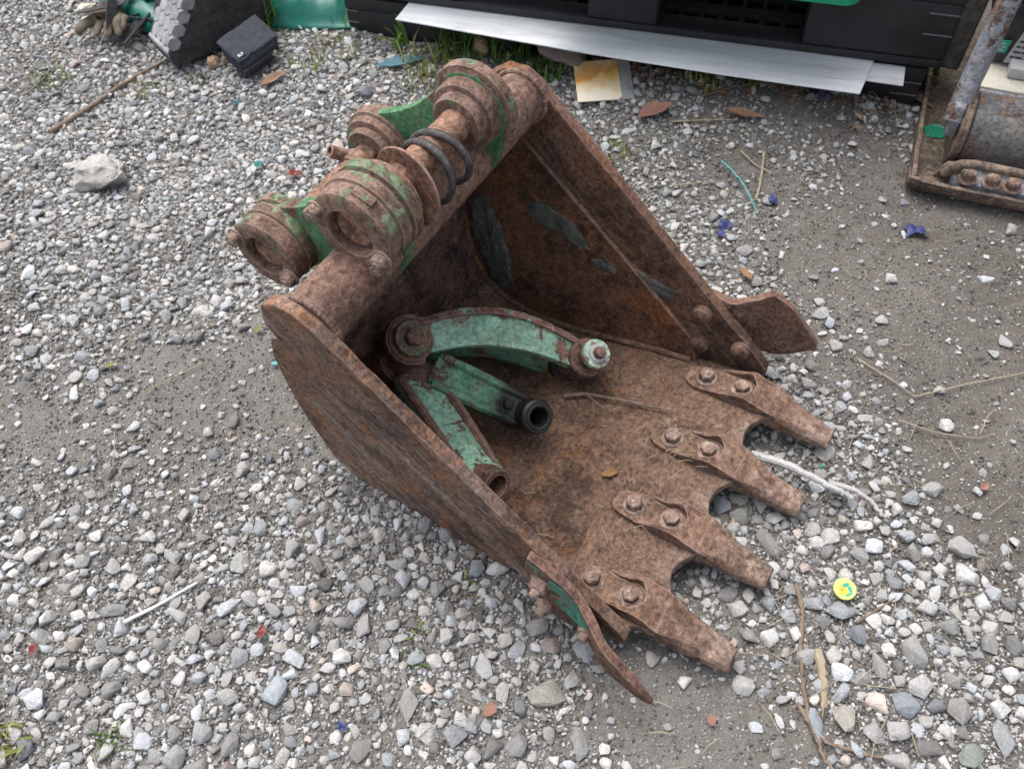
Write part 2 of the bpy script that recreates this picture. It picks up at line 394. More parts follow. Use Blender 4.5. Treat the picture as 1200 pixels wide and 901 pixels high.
class MB:
    """collects shapes into one bmesh; tf maps the builder's own coordinates into the mesh's"""
    def __init__(self, tf=None):
        self.bm = bmesh.new()
        self.tf = tf or (lambda x, y, z: (x, y, z))
    def v(self, p):
        return self.bm.verts.new(self.tf(p[0], p[1], p[2]))
    def rings(self, rings, closed=True, cap0=True, cap1=True):
        R = [[self.v(p) for p in ring] for ring in rings]
        n = len(R[0])
        for a, b in zip(R[:-1], R[1:]):
            for i in range(n if closed else n - 1):
                j = (i + 1) % n
                try: self.bm.faces.new((a[i], a[j], b[j], b[i]))
                except ValueError: pass
        if cap0: self.bm.faces.new(R[0][::-1])
        if cap1: self.bm.faces.new(R[-1])
        return self
    def prism(self, pts, f0, f1):
        return self.rings([[f0(*p) for p in pts], [f1(*p) for p in pts]])
    def lathe(self, o, ax, prof, seg=32, phase=0.0, jitter=0.0):
        ax, u, v = axes(ax)
        o = Vector(o)
        rings = []
        for (r, h) in prof:
            ring = []
            for i in range(seg):
                a = 2 * math.pi * i / seg + phase
                rr = max(r, 1e-5) * (1 + (rnd.uniform(-jitter, jitter) if jitter else 0))
                ring.append(o + ax * h + u * rr * math.cos(a) + v * rr * math.sin(a))
            rings.append(ring)
        return self.rings(rings, True, prof[0][0] > 1e-4, prof[-1][0] > 1e-4)
    def sweep(self, pts, rad, seg=8, flat=None, caps=True, upv=None):
        """tube along points; flat=(w,h,up) makes a ribbon section"""
        pts = [Vector(p) for p in pts]
        n = len(pts)
        rads = rad if isinstance(rad, (list, tuple)) else [rad] * n
        t0 = (pts[1] - pts[0]).normalized()
        if upv is not None:
            u = Vector(upv)
        else:
            u = t0.orthogonal()
        rings = []
        for i in range(n):
            t = (pts[min(i + 1, n - 1)] - pts[max(i - 1, 0)]).normalized()
            u = (u - t * u.dot(t)).normalized()
            w = t.cross(u)
            ring = []
            if flat:
                a, b = flat[0] * .5, flat[1] * .5
                for (s, q) in ((-a, -b), (a, -b), (a, b), (-a, b)):
                    ring.append(pts[i] + w * s + u * q)
            else:
                for k in range(seg):
                    an = 2 * math.pi * k / seg
                    ring.append(pts[i] + (u * math.cos(an) + w * math.sin(an)) * rads[i])
            rings.append(ring)
        return self.rings(rings, True, caps, caps)
    def torus(self, o, ax, R, r, seg=48, sub=12, wob=0.0):
        ax, u, v = axes(ax)
        o = Vector(o)
        rings = []
        for i in range(seg):
            a = 2 * math.pi * i / seg
            d = u * math.cos(a) + v * math.sin(a)
            RR = R * (1 + wob * math.sin(2 * a + .6))
            ring = []
            for k in range(sub):
                b = 2 * math.pi * k / sub
                ring.append(o + d * (RR + r * math.cos(b)) + ax * r * math.sin(b))
            rings.append(ring)
        rings.append(rings[0])
        self.rings(rings, True, False, False)
        bmesh.ops.remove_doubles(self.bm, verts=self.bm.verts, dist=1e-6)
        return self
    def box(self, lo, hi):
        pts = [(lo[0], lo[1]), (hi[0], lo[1]), (hi[0], hi[1]), (lo[0], hi[1])]
        return self.prism(pts, lambda a, b: (a, b, lo[2]), lambda a, b: (a, b, hi[2]))
    def hull(self, pts):
        vs = [self.v(p) for p in pts]
        r = bmesh.ops.convex_hull(self.bm, input=vs)
        dead = [e for e in r['geom_interior'] if isinstance(e, bmesh.types.BMVert)]
        dead += [e for e in r['geom_unused'] if isinstance(e, bmesh.types.BMVert)]
        bmesh.ops.delete(self.bm, geom=list(set(dead)), context='VERTS')
        return self
    def hexhead(self, o, ax, r, h, washer=None, phase=0.3):
        if washer:
            self.lathe(o, ax, [(washer[0], 0), (washer[0], washer[1] * .7), (washer[0] * .93, washer[1]), (0, washer[1])], 24)
            b = washer[1]
        else:
            b = 0
        self.lathe(o, ax, [(r, b - .001), (r, b + h * .8), (r * .86, b + h), (r * .45, b + h), (r * .45, b + h * 1.12), (0, b + h * 1.14)], 6, phase)
        return self
    def build(self, name, mat, parent=None, bevel=0.0, seg=2, angle=35, smooth=True, dice=0.0, jit=0.0, lim=30):
        bm = self.bm
        bmesh.ops.recalc_face_normals(bm, faces=bm.faces)
        if bevel:
            es = [e for e in bm.edges if len(e.link_faces) == 2 and e.calc_face_angle(0) > math.radians(lim)]
            bmesh.ops.bevel(bm, geom=es, offset=bevel, segments=seg, profile=.5, affect='EDGES', clamp_overlap=True)
        if dice:
            bmesh.ops.triangulate(bm, faces=bm.faces)
            for _ in range(4):
                es = [e for e in bm.edges if e.calc_length() > dice]
                if not es: break
                bmesh.ops.subdivide_edges(bm, edges=es, cuts=1)
                bmesh.ops.triangulate(bm, faces=[f for f in bm.faces if len(f.verts) > 3])
        if jit:
            for v in bm.verts:
                d = mnoise.noise_vector(v.co * 35.0) * jit + mnoise.noise_vector(v.co * 130.0) * jit * .5
                v.co += d
        me = bpy.data.meshes.new(name)
        bm.to_mesh(me)
        bm.free()
        if smooth:
            for p in me.polygons: p.use_smooth = True
            me.set_sharp_from_angle(angle=math.radians(angle))
        if mat: me.materials.append(mat)
        o = bpy.data.objects.new(name, me)
        COL.objects.link(o)
        if parent: o.parent = parent
        return o

def tag(o, label=None, cat=None, group=None, kind=None):
    if label: o['label'] = label
    if cat: o['category'] = cat
    if group: o['group'] = group
    if kind: o['kind'] = kind
    return o

def empty(name, loc=(0, 0, 0), rot=(0, 0, 0)):
    o = bpy.data.objects.new(name, None)
    o.location = loc
    o.rotation_euler = rot
    o.empty_display_size = .05
    COL.objects.link(o)
    return o

# ------------------------------------------------------------------ bucket frame
B_T = Vector((-0.20336248, 0.62242407, -0.00467342))
B_YAW, B_TILT = math.radians(56.7057318), math.radians(-7.54785823)
B_M = Matrix.Translation(B_T) @ Matrix.Rotation(B_YAW, 4, 'Z') @ Matrix.Rotation(B_TILT, 4, 'X')
B_MI = B_M.inverted()
W = 0.4698
def BL(x, y, z):                    # bucket coordinates: x across, y towards the teeth, z up
    return (x, -y, z)
def BW(x, y, z):
    return B_M @ Vector((x, -y, z))
def to_bucket(x, y):
    q = B_MI @ Vector((x, y, 0))
    return q.x, -q.y

# ------------------------------------------------------------------ ground
wav = [(rng.uniform(4, 26), rng.uniform(0, 6.28), rng.uniform(0, 6.28)) for _ in range(26)]
def gh(x, y):
    x = np.asarray(x, float); y = np.asarray(y, float)
    z = np.zeros_like(x)
    for k, a, ph in wav:
        z += np.sin(k * (x * math.cos(a) + y * math.sin(a)) + ph) * (.0125 / (k * .32 + 1))
    qx = math.cos(B_YAW) * (x - B_T.x) + math.sin(B_YAW) * (y - B_T.y)
    qy = math.sin(B_YAW) * (x - B_T.x) - math.cos(B_YAW) * (y - B_T.y)
    dx = np.maximum(np.maximum(-.03 - qx, qx - W - .03), 0)
    dy = np.maximum(np.maximum(-.15 - qy, qy - .42), 0)
    m = np.clip(np.hypot(dx, dy) / .18, 0, 1)
    z = z * (.25 + .75 * m) - .006 * (1 - m)
    # low bank of soil along the foot of the pallets
    s = (x + .237) * .9488 + (y - 1.840) * -.3159
    d = (x + .237) * .3159 + (y - 1.840) * .9488
    z += .030 * np.exp(-((d + .02) / .07) ** 2) * np.clip((s - .35) / .5, 0, 1) * np.clip((1.25 - s) / .2, 0, 1)
    far = np.clip((np.hypot(x, y - 1) - 4) / 6, 0, 1)
    return z * (1 - far)
def gz(x, y):
    return float(gh(np.array([x]), np.array([y]))[0])

def axis_pts(lo, hi, step, far):
    a = list(np.arange(lo, hi + 1e-6, step))
    s, x = step, hi
    up = []
    while x < far:
        s *= 1.5; x += s; up.append(x)
    s, x = step, lo
    dn = []
    while x > -far:
        s *= 1.5; x -= s; dn.append(x)
    return np.array(dn[::-1] + a + up)
gx = axis_pts(-2.0, 1.9, .012, 90); gy = axis_pts(-.2, 2.9, .012, 90)
X, Y = np.meshgrid(gx, gy)
Z = gh(X, Y)
fine = np.zeros_like(Z)
for _ in range(40):
    kk = rng.uniform(60, 260); aa = rng.uniform(0, 6.28)
    fine += np.sin(kk * (X * math.cos(aa) + Y * math.sin(aa)) + rng.uniform(0, 6.28))
Z = Z + fine * .00018 * (np.hypot(X, Y - 1) < 3)
nv = len(gx)
verts = np.stack([X.ravel(), Y.ravel(), Z.ravel()], 1)
ii, jj = np.meshgrid(np.arange(len(gy) - 1), np.arange(nv - 1), indexing='ij')
a_ = (ii * nv + jj).ravel()
faces = np.stack([a_, a_ + 1, a_ + nv + 1, a_ + nv], 1)
me = bpy.data.meshes.new('ground')
me.vertices.add(len(verts)); me.vertices.foreach_set('co', verts.ravel())
me.loops.add(faces.size); me.loops.foreach_set('vertex_index', faces.ravel())
me.polygons.add(len(faces)); me.polygons.foreach_set('loop_start', np.arange(0, faces.size, 4))
me.polygons.foreach_set('use_smooth', np.ones(len(faces), bool))
me.update(calc_edges=True)
me.materials.append(M['soil'])
ground = bpy.data.objects.new('ground', me)
COL.objects.link(ground)
tag(ground, 'grey brown gritty soil yard under the loose gravel', kind='structure')

# ------------------------------------------------------------------ stones
def stone_bm(seed, n=15, flat=.7, bev=.10, elong=1.0):
    r = random.Random(seed)
    mb = MB()
    pts = []
    for i in range(n):
        v = Vector((r.gauss(0, 1), r.gauss(0, 1), r.gauss(0, 1))).normalized() * r.uniform(.80, 1.05)
        pts.append((v.x * .5 * elong, v.y * .5, v.z * .5 * flat))
    mb.hull(pts)
    return mb
def stone_mesh(name, seed, mat, n=15, flat=.7, bev=.07, seg=2, elong=1.0, sub=0):
    mb = stone_bm(seed, n, flat, bev, elong)
    o = mb.build(name, mat, None, bevel=bev, seg=seg, lim=12, angle=60)
    me = o.data
    bpy.data.objects.remove(o)
    return me
protos = bpy.data.collections.new('stone shapes')
NP = 18
for i in range(NP):
    me = stone_mesh('pebble', 100 + i, M['gravel'], n=rnd.choice((11, 13, 16, 20)), flat=rnd.uniform(.55, .85), bev=.06 if i % 3 else .10, seg=1 if i % 3 else 2, elong=rnd.choice((1.0, 1.15, 1.35)))
    protos.objects.link(bpy.data.objects.new('pebble_%02d' % i, me))

SOIL = [(-.70, .84, .17), (-.57, .92, .14), (-.74, .78, .15), (-.43, .79, .10), (.75, 1.01, .16), (.73, .74, .14), (.65, 1.17, .14), (.67, .85, .12), (.17, .29, .09), (.09, .35, .06),
        (-.39, .96, .10), (.54, 1.40, .12), (.26, .26, .08), (.53, 1.09, .07), (.69, .54, .06), (.80, 1.20, .15), (.86, .95, .14), (.74, .47, .07), (.69, .30, .06), (.66, .62, .07), (-.48, .66, .04)]
DENSE = [(-.59, .65, .10), (-.26, .60, .11), (-.59, .39, .14), (-.36, .38, .14), (.48, .38, .09), (-.56, 1.11, .10), (-.42, 1.54, .15), (-.52, 1.64, .15), (-.56, 1.29, .14), (0, .31, .07),
         (-.16, .49, .09), (.29, 1.11, .06), (.37, .98, .06), (0, .38, .07), (-.30, 1.2, .12), (-.75, 1.1, .10), (.42, .80, .05), (-.9, 1.5, .25), (.36, .50, .05), (.57, .27, .08)]
clump = [(rng.uniform(9, 34), rng.uniform(0, 6.28), rng.uniform(0, 6.28)) for _ in range(14)]
def dens(x, y):
    d = np.full_like(x, .60)
    for (a, b, s) in SOIL: d -= (.33 if a > 0 else .26) * np.exp(-((x - a) ** 2 + (y - b) ** 2) / (2 * s * s))
    for (a, b, s) in DENSE: d += .42 * np.exp(-((x - a) ** 2 + (y - b) ** 2) / (2 * s * s))
    n = np.zeros_like(x)
    for k, a, ph in clump: n += np.sin(k * (x * math.cos(a) + y * math.sin(a)) + ph)
    return np.clip(d + n * .055, .06, 1.0)
def in_view(x, y, m=1.12):
    v = np.stack([x, y, np.full_like(x, -1.15)], 1)
    dz = v @ np.array(FW); u = v @ np.array(RT) / dz * 1025.5; w = v @ np.array(UP) / dz * 1025.5
    return (dz > 0) & (np.abs(u) < 600 * m + 40) & (w < 455 * m) & (w > -450 * m - 40)
def blocked(x, y, pad):
    qx = math.cos(B_YAW) * (x - B_T.x) + math.sin(B_YAW) * (y - B_T.y)
    qy = math.sin(B_YAW) * (x - B_T.x) - math.cos(B_YAW) * (y - B_T.y)
    body = (qx > .030 - pad * .35) & (qx < W - .026 + pad * .35) & (qy > -.09 - pad) & (qy < .40)
    s = (x + .237) * .9488 + (y - 1.840) * -.3159
    d = (x + .237) * .3159 + (y - 1.840) * .9488
    pal = (s > -.12) & (s < 1.2) & (d > .0)
    cx = (x - .775) * .9206 - (y - 1.251) * .3903
    cy = (x - .775) * .3903 + (y - 1.251) * .9206
    comp = (cx > .0) & (cy > .01)
    return body | pal | comp

BIG = [  # x, y, width, height, label, colour
 (-.798, 1.407, .108, .085, 'large pale rough rock, biggest stone on the gravel at upper left', (.56, .54, .51)),
 (-.772, 1.444, .031, .024, 'dark slate chip leaning behind the large pale rock', (.16, .18, .20)),
 (.021, .342, .054, .034, 'flat tan grey angular stone slab below the bent side cutter', (.40, .39, .34)),
 (.056, .279, .028, .040, 'oblong grey stone near the bottom edge below the tan slab', (.36, .36, .35)),
 (-.156, .336, .030, .036, 'pale oval faceted stone near the bottom left of centre', (.42, .41, .38)),
 (.498, .362, .038, .044, 'pale egg shaped grey stone at lower right among dense gravel', (.40, .40, .39)),
 (.466, .300, .034, .036, 'bluish grey rounded stone below the pale egg shaped one', (.33, .36, .40)),
 (-.336, .371, .037, .037, 'bluish white broken stone, brightest in the lower left gravel', (.47, .51, .55)),
 (.016, .433, .036, .026, 'dull grey stone beside the near side cutter nuts', (.33, .33, .32)),
 (.610, .506, .044, .030, 'pale blocky stone on bare soil at the right', (.45, .44, .43)),
 (.350, .534, .033, .048, 'grey speckled stone standing between the second and third tooth', (.30, .30, .29)),
 (.577, .256, .026, .046, 'long grey upright stone at the lower right corner', (.38, .39, .40)),
 (.528, .239, .032, .036, 'greenish grey flat stone on the bottom edge at right', (.31, .34, .31)),
 (.389, .287, .034, .030, 'cream faceted stone right of the splintered wood', (.46, .43, .38)),
 (.276, .340, .030, .028, 'white angular stone in front of the first tooth tip', (.54, .53, .51)),
 (.287, .443, .030, .022, 'white triangular pebble between the first and second tooth', (.56, .55, .52)),
 (.351, .286, .021, .041, 'slim bluish grey stone with a red tip at the bottom', (.37, .40, .44)),
 (-.330, .571, .028, .028, 'pale square stone alone at left of the near plate', (.47, .47, .46)),
 (-.406, .555, .027, .033, 'pale upright stone in the dense gravel at left', (.45, .45, .43)),
 (-.453, .507, .026, .030, 'pale lumpy stone beside the white plastic strip', (.46, .45, .43)),
 (-.460, .458, .024, .031, 'oval cream stone under the white plastic strip', (.44, .43, .40)),
 (-.642, .578, .026, .022, 'round pale grey stone at the left edge of dense gravel', (.42, .42, .41)),
 (-.583, .500, .040, .022, 'long grey wedge stone at the lower end of the white strip', (.34, .34, .33)),
 (-.391, .418, .026, .031, 'grey oval stone left of the bluish white one', (.38, .39, .40)),
 (-.425, .322, .031, .028, 'white grey angular stone near the bottom left edge', (.46, .47, .47)),
 (-.453, .293, .032, .026, 'round grey stone on the bottom edge at left', (.40, .40, .39)),
 (-.425, .280, .032, .026, 'grey brown stone beside the round one on the bottom edge', (.35, .34, .33)),
 (-.179, .539, .034, .024, 'wide pale stone just below the near side plate', (.44, .44, .43)),
 (-.219, .506, .025, .025, 'faceted grey stone left of the wide pale one', (.40, .40, .40)),
 (-.219, .445, .024, .035, 'tall pale stone in the gravel left of the weeds', (.45, .44, .43)),
 (-.067, .522, .029, .024, 'bluish stone tucked close to the near plate edge', (.36, .39, .42)),
 (-.034, .347, .022, .024, 'white cut pebble left of the tan slab', (.54, .53, .50)),
 (.538, .929, .024, .023, 'round bluish white pebble beyond the far side cutter', (.50, .52, .58)),
 (.536, .879, .025, .021, 'white pebble next to the far side cutter tip', (.52, .51, .49)),
 (.585, .858, .026, .022, 'lone white stone on soil right of the far cutter', (.50, .49, .48)),
 (.626, .926, .024, .019, 'white flat pebble in a scatter on the soil at right', (.52, .51, .50)),
 (.525, .657, .028, .028, 'lumpy white stone right of the third tooth', (.50, .49, .46)),
 (.469, .680, .035, .030, 'pale limestone lump under the tip of the fourth tooth', (.52, .50, .47)),
 (.606, .600, .036, .024, 'long pale stone right of the bleached stick', (.47, .46, .44)),
 (.813, .868, .023, .026, 'white stone at the far right on dark soil', (.50, .50, .50)),
 (.785, .847, .026, .017, 'flat white stone below its neighbour at the far right', (.50, .50, .49)),
 (.544, .734, .028, .014, 'thin bright pebble lying right of the fourth tooth tip', (.54, .54, .53)),
 (.529, .952, .036, .022, 'pair like white stone behind the far side cutter', (.52, .51, .50)),
 (.420, .835, .027, .027, 'pale stone wedged between far plate and fourth tooth', (.44, .45, .46)),
 (-.282, 1.624, .046, .030, 'blue grey stone lying behind the pin brackets', (.27, .29, .32)),
 (.469, .505, .032, .023, 'grey broken stone just above the round yellow cap', (.37, .37, .36)),
 (.296, .601, .032, .025, 'bluish grey stone at the scalloped lip between two teeth', (.30, .33, .36)),
 (.321, .581, .034, .027, 'split grey stone between second and third tooth', (.29, .29, .27)),
 (.306, .559, .026, .022, 'small white stone beside the second tooth', (.50, .50, .49)),
 (.635, .371, .028, .026, 'dark grey stone at the right edge, low down', (.24, .24, .24)),
 (.604, .372, .026, .030, 'sharp grey stone left of the dark one at the right edge', (.34, .34, .33)),
 (.558, .397, .034, .022, 'low greenish grey stone on soil at lower right', (.33, .34, .32)),
 (.432, .391, .030, .026, 'dark blue grey stone right of the twig', (.25, .27, .29)),
 (.448, .350, .023, .032, 'grey lumpy stone in the dense gravel right of the splinter', (.40, .40, .39)),
 (.422, .335, .030, .021, 'pale wedge stone touching the splintered wood', (.43, .42, .40)),
]
occ = {}
CELL = .03
def occ_ok(x, y, r):
    cx, cy = int(math.floor(x / CELL)), int(math.floor(y / CELL))
    for i in (-1, 0, 1):
        for j in (-1, 0, 1):
            for (a, b, q) in occ.get((cx + i, cy + j), ()):
                if (a - x) ** 2 + (b - y) ** 2 < ((q + r) * .80) ** 2: return False
    return True
def occ_add(x, y, r):
    occ.setdefault((int(math.floor(x / CELL)), int(math.floor(y / CELL))), []).append((x, y, r))
for i, (x, y, w, h, lab, c) in enumerate(BIG):
    nm = 'rock' if w > .08 else 'stone'
    big = w > .08
    mb = stone_bm(900 + i, 26 if big else 15, 1.0)
    fl = .55 if 'flat' in lab or 'thin' in lab or 'slab' in lab else .74
    o = mb.build(nm, _stone('stone %d' % i, False, tuple(q * .82 for q in c)), None, bevel=.06, seg=2, lim=10, angle=50)
    if big:
        bmx = bmesh.new(); bmx.from_mesh(o.data)
        bmesh.ops.subdivide_edges(bmx, edges=bmx.edges, cuts=4, use_grid_fill=True)
        for v in bmx.verts:
            v.co += mnoise.noise_vector(v.co * 3.5 + Vector((3, 1, 2))) * .10 + mnoise.noise_vector(v.co * 8) * .035 + mnoise.noise_vector(v.co * 22) * .012
        bmx.to_mesh(o.data); bmx.free()
    dy = h / .82
    sz = min(w, dy) * fl
    o.scale = (w * 1.06, dy * 1.06, sz)
    o.rotation_euler = (rnd.uniform(-.15, .15), rnd.uniform(-.15, .15), rnd.uniform(-.3, .3))
    o.location = (x, y, gz(x, y) + sz * .24)
    tag(o, lab, 'stone')
    occ_add(x, y, max(w, dy) * .5)
    if big:
        for a in range(8): occ_add(x + math.cos(a * .785) * .03, y + math.sin(a * .785) * .03, .02)

for q_ in ((.431, .453, .020), (-.403, 1.37, .014), (-.48, 1.408, .012), (.751, 1.133, .016), (-.052, .324, .012)): occ_add(*q_)      # litter lies on top of the gravel
P_, S_, R_, I_, C_ = [], [], [], [], []
def palette(n, fine=False):
    base = rng.normal(.435, .10, n)
    base = np.where(rng.random(n) < .13, rng.uniform(.19, .30, n), base)
    base = np.where(rng.random(n) < .15, rng.uniform(.54, .64, n), base)
    base = np.clip(base, .12, .62)
    tint = rng.choice(4, n, p=[.55, .26, .165, .025])
    T = np.array([[1.0, .99, .968], [.955, .995, 1.04], [1.02, .985, .93], [1.10, .94, .85]])[tint]
    return base[:, None] * T
def scatter(n, lo, hi, power, big):
    x = rng.uniform(-1.75, 1.35, n); y = rng.uniform(.12, 2.75, n)
    ok = in_view(x, y)
    x, y = x[ok], y[ok]
    d = dens(x, y)
    ok = rng.random(len(x)) < (d ** 1.3 if big else (d ** 1.1 if lo > .003 else .25 + .75 * d))
    x, y, d = x[ok], y[ok], d[ok]
    dia = lo + (hi - lo) * rng.random(len(x)) ** power
    if big:
        k = np.where((x > .3) & (y < .62), 1.22, np.where(y > 1.15, .90, np.where(y < .62, 1.06, .95)))
        dia = dia * k
    ok = ~blocked(x, y, dia * .42)
    x, y, dia = x[ok], y[ok], dia[ok]
    qx = math.cos(B_YAW) * (x - B_T.x) + math.sin(B_YAW) * (y - B_T.y)
    qy = math.sin(B_YAW) * (x - B_T.x) - math.cos(B_YAW) * (y - B_T.y)
    lipzone = (qx > -.03) & (qx < W + .05) & (qy > .36) & (qy < .56)
    dia = np.where(lipzone, np.minimum(dia, .024), dia)
    if big:
        order = np.argsort(-dia)
        keep = []
        for i in order:
            if occ_ok(x[i], y[i], dia[i] * .5):
                occ_add(x[i], y[i], dia[i] * .5); keep.append(i)
        x, y, dia = x[keep], y[keep], dia[keep]
    z = gh(x, y) + dia * rng.uniform(.02, .26, len(x))
    P_.append(np.stack([x, y, z], 1))
    s = dia[:, None] * rng.uniform(.85, 1.15, (len(x), 3)); S_.append(s)
    tilt = .35 if big else 3.1
    R_.append(np.stack([rng.uniform(-tilt, tilt, len(x)), rng.uniform(-tilt, tilt, len(x)), rng.uniform(0, 6.28, len(x))], 1))
    I_.append(rng.integers(0, NP, len(x)))
    c = palette(len(x))
    if not big:
        dd = dens(x, y)
        cl = rng.random(len(x)) < ((.80 - .30 * dd) if lo < .003 else (.55 - .30 * dd))
        tone = rng.uniform(.085, .20, len(x))[:, None] * np.array([[1.08, 1.0, .90]])
        c = np.where(cl[:, None], tone, c)
    C_.append(c)
    return len(x)
cnt = (scatter(24000, .0155, .0295, 2.6, True), scatter(120000, .0085, .016, 1.4, True), scatter(260000, .0045, .0085, 1.5, False), scatter(420000, .0022, .0055, 1.5, False))
print('gravel', cnt)
Pn = np.concatenate(P_); Sn = np.concatenate(S_); Rn = np.concatenate(R_); In = np.concatenate(I_); Cn = np.concatenate(C_)
me = bpy.data.meshes.new('gravel')
me.vertices.add(len(Pn)); me.vertices.foreach_set('co', Pn.ravel())
for nm, typ, key, arr in (('scl', 'FLOAT_VECTOR', 'vector', Sn), ('rot', 'FLOAT_VECTOR', 'vector', Rn), ('col', 'FLOAT_VECTOR', 'vector', Cn), ('idx', 'INT', 'value', In)):
    at = me.attributes.new(nm, typ, 'POINT'); at.data.foreach_set(key, np.ascontiguousarray(arr).ravel().astype(np.int32 if typ == 'INT' else np.float32))
me.materials.append(M['gravel'])
gravel = bpy.data.objects.new('gravel', me)
COL.objects.link(gravel)
tag(gravel, 'loose grey crushed gravel spread over the soil', kind='stuff')
ng = bpy.data.node_groups.new('gravel', 'GeometryNodeTree')
ng.interface.new_socket('Geometry', in_out='INPUT', socket_type='NodeSocketGeometry')
ng.interface.new_socket('Geometry', in_out='OUTPUT', socket_type='NodeSocketGeometry')
gi = ng.nodes.new('NodeGroupInput'); go = ng.nodes.new('NodeGroupOutput')
ci = ng.nodes.new('GeometryNodeCollectionInfo')
ci.inputs['Collection'].default_value = protos
ci.inputs['Separate Children'].default_value = True
ci.inputs['Reset Children'].default_value = True
ip = ng.nodes.new('GeometryNodeInstanceOnPoints')
ip.inputs['Pick Instance'].default_value = True
def nattr(nm, typ):
    n = ng.nodes.new('GeometryNodeInputNamedAttribute'); n.data_type = typ; n.inputs['Name'].default_value = nm
    return n.outputs['Attribute']
er = ng.nodes.new('FunctionNodeEulerToRotation')
ng.links.new(nattr('rot', 'FLOAT_VECTOR'), er.inputs[0])
ng.links.new(gi.outputs[0], ip.inputs['Points'])
ng.links.new(ci.outputs[0], ip.inputs['Instance'])
ng.links.new(nattr('idx', 'INT'), ip.inputs['Instance Index'])
ng.links.new(er.outputs[0], ip.inputs['Rotation'])
ng.links.new(nattr('scl', 'FLOAT_VECTOR'), ip.inputs['Scale'])
ng.links.new(ip.outputs[0], go.inputs[0])
md = gravel.modifiers.new('gravel', 'NODES'); md.node_group = ng

# ------------------------------------------------------------------ BUCKET
bucket = empty('excavator_bucket', B_T, (B_TILT, 0, B_YAW))
tag(bucket, 'rusty four toothed excavator bucket lying on its back on the gravel', 'excavator bucket')
DN = (.634, -.773); NN = (.773, .634); FP = (.098, .395)
def dback(y, z):
    return -((y - FP[0]) * NN[0] + (z - FP[1]) * NN[1])
def tap(y, z):
    return .085 * min(max(dback(y, z), 0), .36)
def side(fx_near):
    """map for near and far side: fx_near(y,z) gives the inward distance from the opening plane"""
    near = lambda off: (lambda y, z: (tap(y, z) + off, y, z))
    far = lambda off: (lambda y, z: (W - tap(y, z) - off, y, z))
    return near, far
nearf, farf = side(None)
def dens_poly(pts, step=.02):
    out = []
    for i, a in enumerate(pts):
        b = pts[(i + 1) % len(pts)]
        L = math.hypot(b[0] - a[0], b[1] - a[1]); n = max(1, int(L / step))
        for k in range(n):
            t = k / n
            out.append((a[0] + (b[0] - a[0]) * t, a[1] + (b[1] - a[1]) * t))
    return out
def rough_poly(pts, step=.018, amp=.0008, seed=1):
    r = random.Random(seed)
    return [(y + r.uniform(-amp, amp), z + r.uniform(-amp, amp)) for (y, z) in dens_poly(pts, step)]

plate_out = [(.030, .362), (.291, .049), (.300, .002), (.2, -.018), (.1, -.026), (.0, -.026), (-.056, -.008), (-.102, .048), (-.114, .13), (-.110, .22), (-.098, .29), (-.078, .335), (-.052, .352), (-.01, .366)]
strip_out = [(.064, .4375), (.042, .455), (.012, .459), (-.014, .446), (-.029, .418), (-.029, .396), (-.020, .378), (.0, .350), (.253, .040), (.28, .002), (.36, -.012), (.404, -.010), (.408, .012), (.398, .03)]
for i, fm in enumerate((nearf, farf)):
    mb = MB(BL); mb.prism(rough_poly(plate_out, .03, .0006, 3), fm(0.0004), fm(.0075))
    mb.build('side_plate', M['strip_out'] if i == 0 else M['plate_in'], bucket, bevel=.0015, seg=1)
    mb = MB(BL); mb.prism(rough_poly(strip_out, .012, .0007, 4 + i), fm(-.018), fm(0))
    mb.build('side_strip', M['strip_out'] if i == 0 else M['strip'], bucket, bevel=.003, seg=2, dice=.012, jit=.0011)
# curved floor and back, one rolled sheet
prof = [(.315, -.003), (.26, .002), (.2, .003), (.14, .001), (.09, .001), (.045, .005), (.005, .014), (-.030, .029), (-.058, .052), (-.078, .085), (-.090, .125), (-.093, .17), (-.090, .215), (-.080, .26), (-.063, .305), (-.04, .345), (-.012, .378), (.012, .398)]
def prof_fine(pr, n=4):
    out = []
    for i in range(len(pr) - 1):
        p0 = pr[max(i - 1, 0)]; p1 = pr[i]; p2 = pr[i + 1]; p3 = pr[min(i + 2, len(pr) - 1)]
        for k in range(n):
            t = k / n
            out.append(tuple(.5 * ((2 * p1[j]) + (-p0[j] + p2[j]) * t + (2 * p0[j] - 5 * p1[j] + 4 * p2[j] - p3[j]) * t * t + (-p0[j] + 3 * p1[j] - 3 * p2[j] + p3[j]) * t ** 3) for j in (0, 1)))
    out.append(pr[-1])
    return out
pf = prof_fine(prof)
